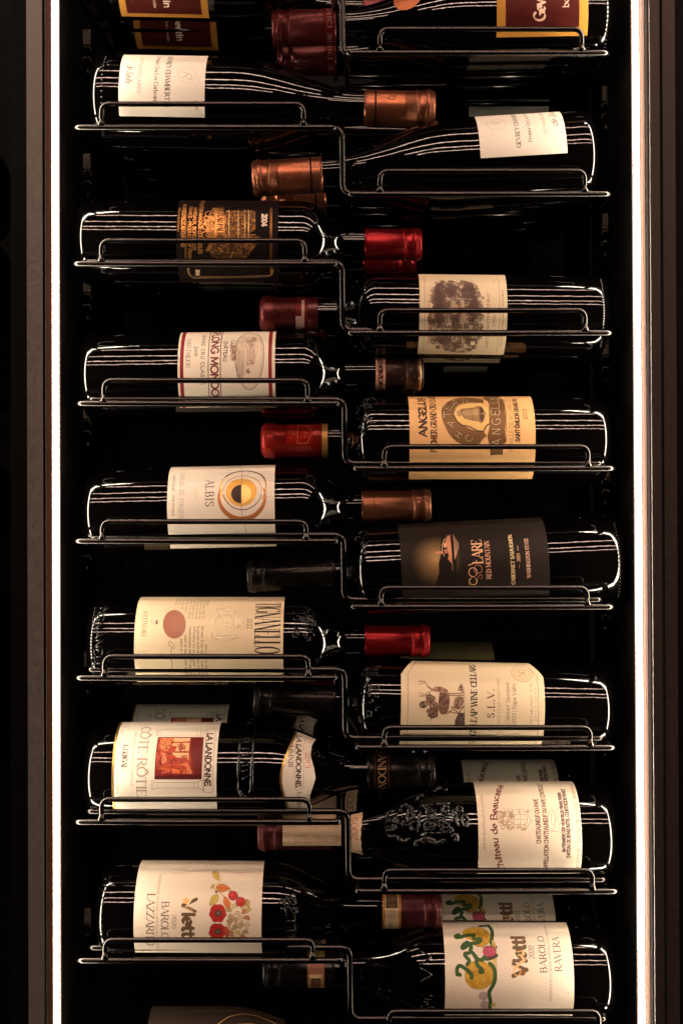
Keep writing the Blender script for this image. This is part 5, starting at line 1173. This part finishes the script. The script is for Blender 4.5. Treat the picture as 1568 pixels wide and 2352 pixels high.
for (a, b, pu) in tiers:
    va, vb = LT[a][0], LT[b][0]
    za, zb = P(0, va, YF).z, P(0, vb, YF).z
    root = empty('wire_rack', (P(pu, 0, YB).x, YB, (za+zb)/2), 'black wire rack '+holds[a], 'wine rack', 'stepped wire racks')
    ro = Vector(root.location)
    def tube(name, pts, r, rad=.006):
        mb = MB(); mb.tube([Vector(p)-ro for p in fillet(pts, rad)], r, 12); return mb.obj(name, M_wire, root)
    for key, z, sg in ((a, za, -1), (b, zb, 1)):
        v, uc, g0, g1, gt, ue = LT[key]
        xc = P(uc, v, YF).x; xe = P(ue, v, YF).x
        tube('front_bar', [(xe, .20, z), (xe, YF, z), (xc, YF, z), (xc-sg*.003, .12, z)], WR, [.004, .006])
        x0, x1 = P(g0, v, YF).x, P(g1, v, YF).x; zt = P(0, gt, YF).z
        tube('guard_loop', [(x0, YF, z), (x0, YF, zt), (x1, YF, zt), (x1, YF, z)], .0023, .0075)
        # little weld fillets
        mb = MB()
        for x in (x0, x1): mb.tube([Vector((x, YF, z+.0075))-ro, Vector((x, YF, z+.0045))-ro, Vector((x, YF, z+.002))-ro], [.0023, .0026, .0042], 10); mb.obj('weld', M_wire, root); mb = MB()
        for k, (yy_, dz) in enumerate(((.031, .0044), (.062, .0044), (.119, .0044))):
            tube('rear_bar', [(xe, yy_, z+dz), (xc-sg*.003, yy_, z+dz)], .0024, .002)
        # clip on the lining
        cx = xc-sg*.0005+sg*.010
        c = P(200 if sg < 0 else 1391, 0, .066); xw = c.x + (0 if sg < 0 else .001); mb = MB()
        if sg > 0: xw = c.x
        mb.box((xw-.0035-ro.x, .066-ro.y, z-.008-ro.z), (xw+.0035-ro.x, .071-ro.y, z+.006-ro.z)); mb.obj('wall_clip', M_clip, root, False)
        mb = MB()
        for zz in (-.013, -.023): mb.tube([Vector((xw+.004*math.cos(t)*-sg*-1, .067, z+zz+.0035*math.sin(t)))-ro for t in [i*.45 for i in range(9)]], .0009, 8)
        mb.box((xw-.003-ro.x, .068-ro.y, z-.034-ro.z), (xw+.003-ro.x, .070-ro.y, z-.030-ro.z)); mb.obj('clip_hook', M_clip, root)
    xl = P(LT[a][1], 0, YF).x+.006; xr = P(LT[b][1], 0, YF).x-.006; xp = P(pu, 0, YB).x
    za2, zb2 = za+.0044, zb+.0044
    tube('step_wire', [(xl, -.012, za2), (xl, YB, za2), (xp, YB, za2), (xp+.0006, YB, zb2), (xr, YB, zb2), (xr, -.012, zb2)], WR, [.005, .0085, .0085, .005])
# black uprights the racks hang on, deep inside
up = empty('rack_upright', (0, 0, 0), 'slim black upright at the left inside the cabinet', 'upright', 'rack uprights')
for sg, u in ((-1, 214), (1, 1362)):
    if sg > 0: up = empty('rack_upright', (0, 0, 0), 'slim black upright at the right inside the cabinet', 'upright', 'rack uprights')
    x = P(u, 0, .145).x; mb = MB(); mb.box((x-.004, .145, ZB*.9), (x+.004, .155, ZT*.9)); mb.obj('post', M_black, up, False)
# neighbouring cabinet beyond the left frame: a few bottle heels
for i, (v, lab_) in enumerate(((455, 'heel of a bottle in the neighbouring cabinet, topmost at the far left edge'), (660, 'heel of a bottle at the left edge, second one down'), (1160, 'heel of a bottle at the left edge beside the ringed label row'), (1500, 'heel of a bottle at the left edge beside the striped disc row'))):
    Bottle('N%d' % i, (11, v), (-760, v), .038, 'bdx', lab_, C_blk, (-600, 0), rn=.0127, grp='bottles in the neighbouring cabinet')
for i, v in enumerate((925, 1246)):
    root = empty('wire_rack', P(-20, v, -.02), ('upper' if i == 0 else 'lower')+' rack wire end of the neighbouring cabinet at the left edge', 'wine rack', 'rack ends at the left edge'); mb = MB()
    mb.tube([P(-60, v, -.02)-Vector(root.location), P(4, v, -.02)-Vector(root.location), P(9, v, .02)-Vector(root.location)], WR, 10); mb.obj('front_bar', M_wire, root)
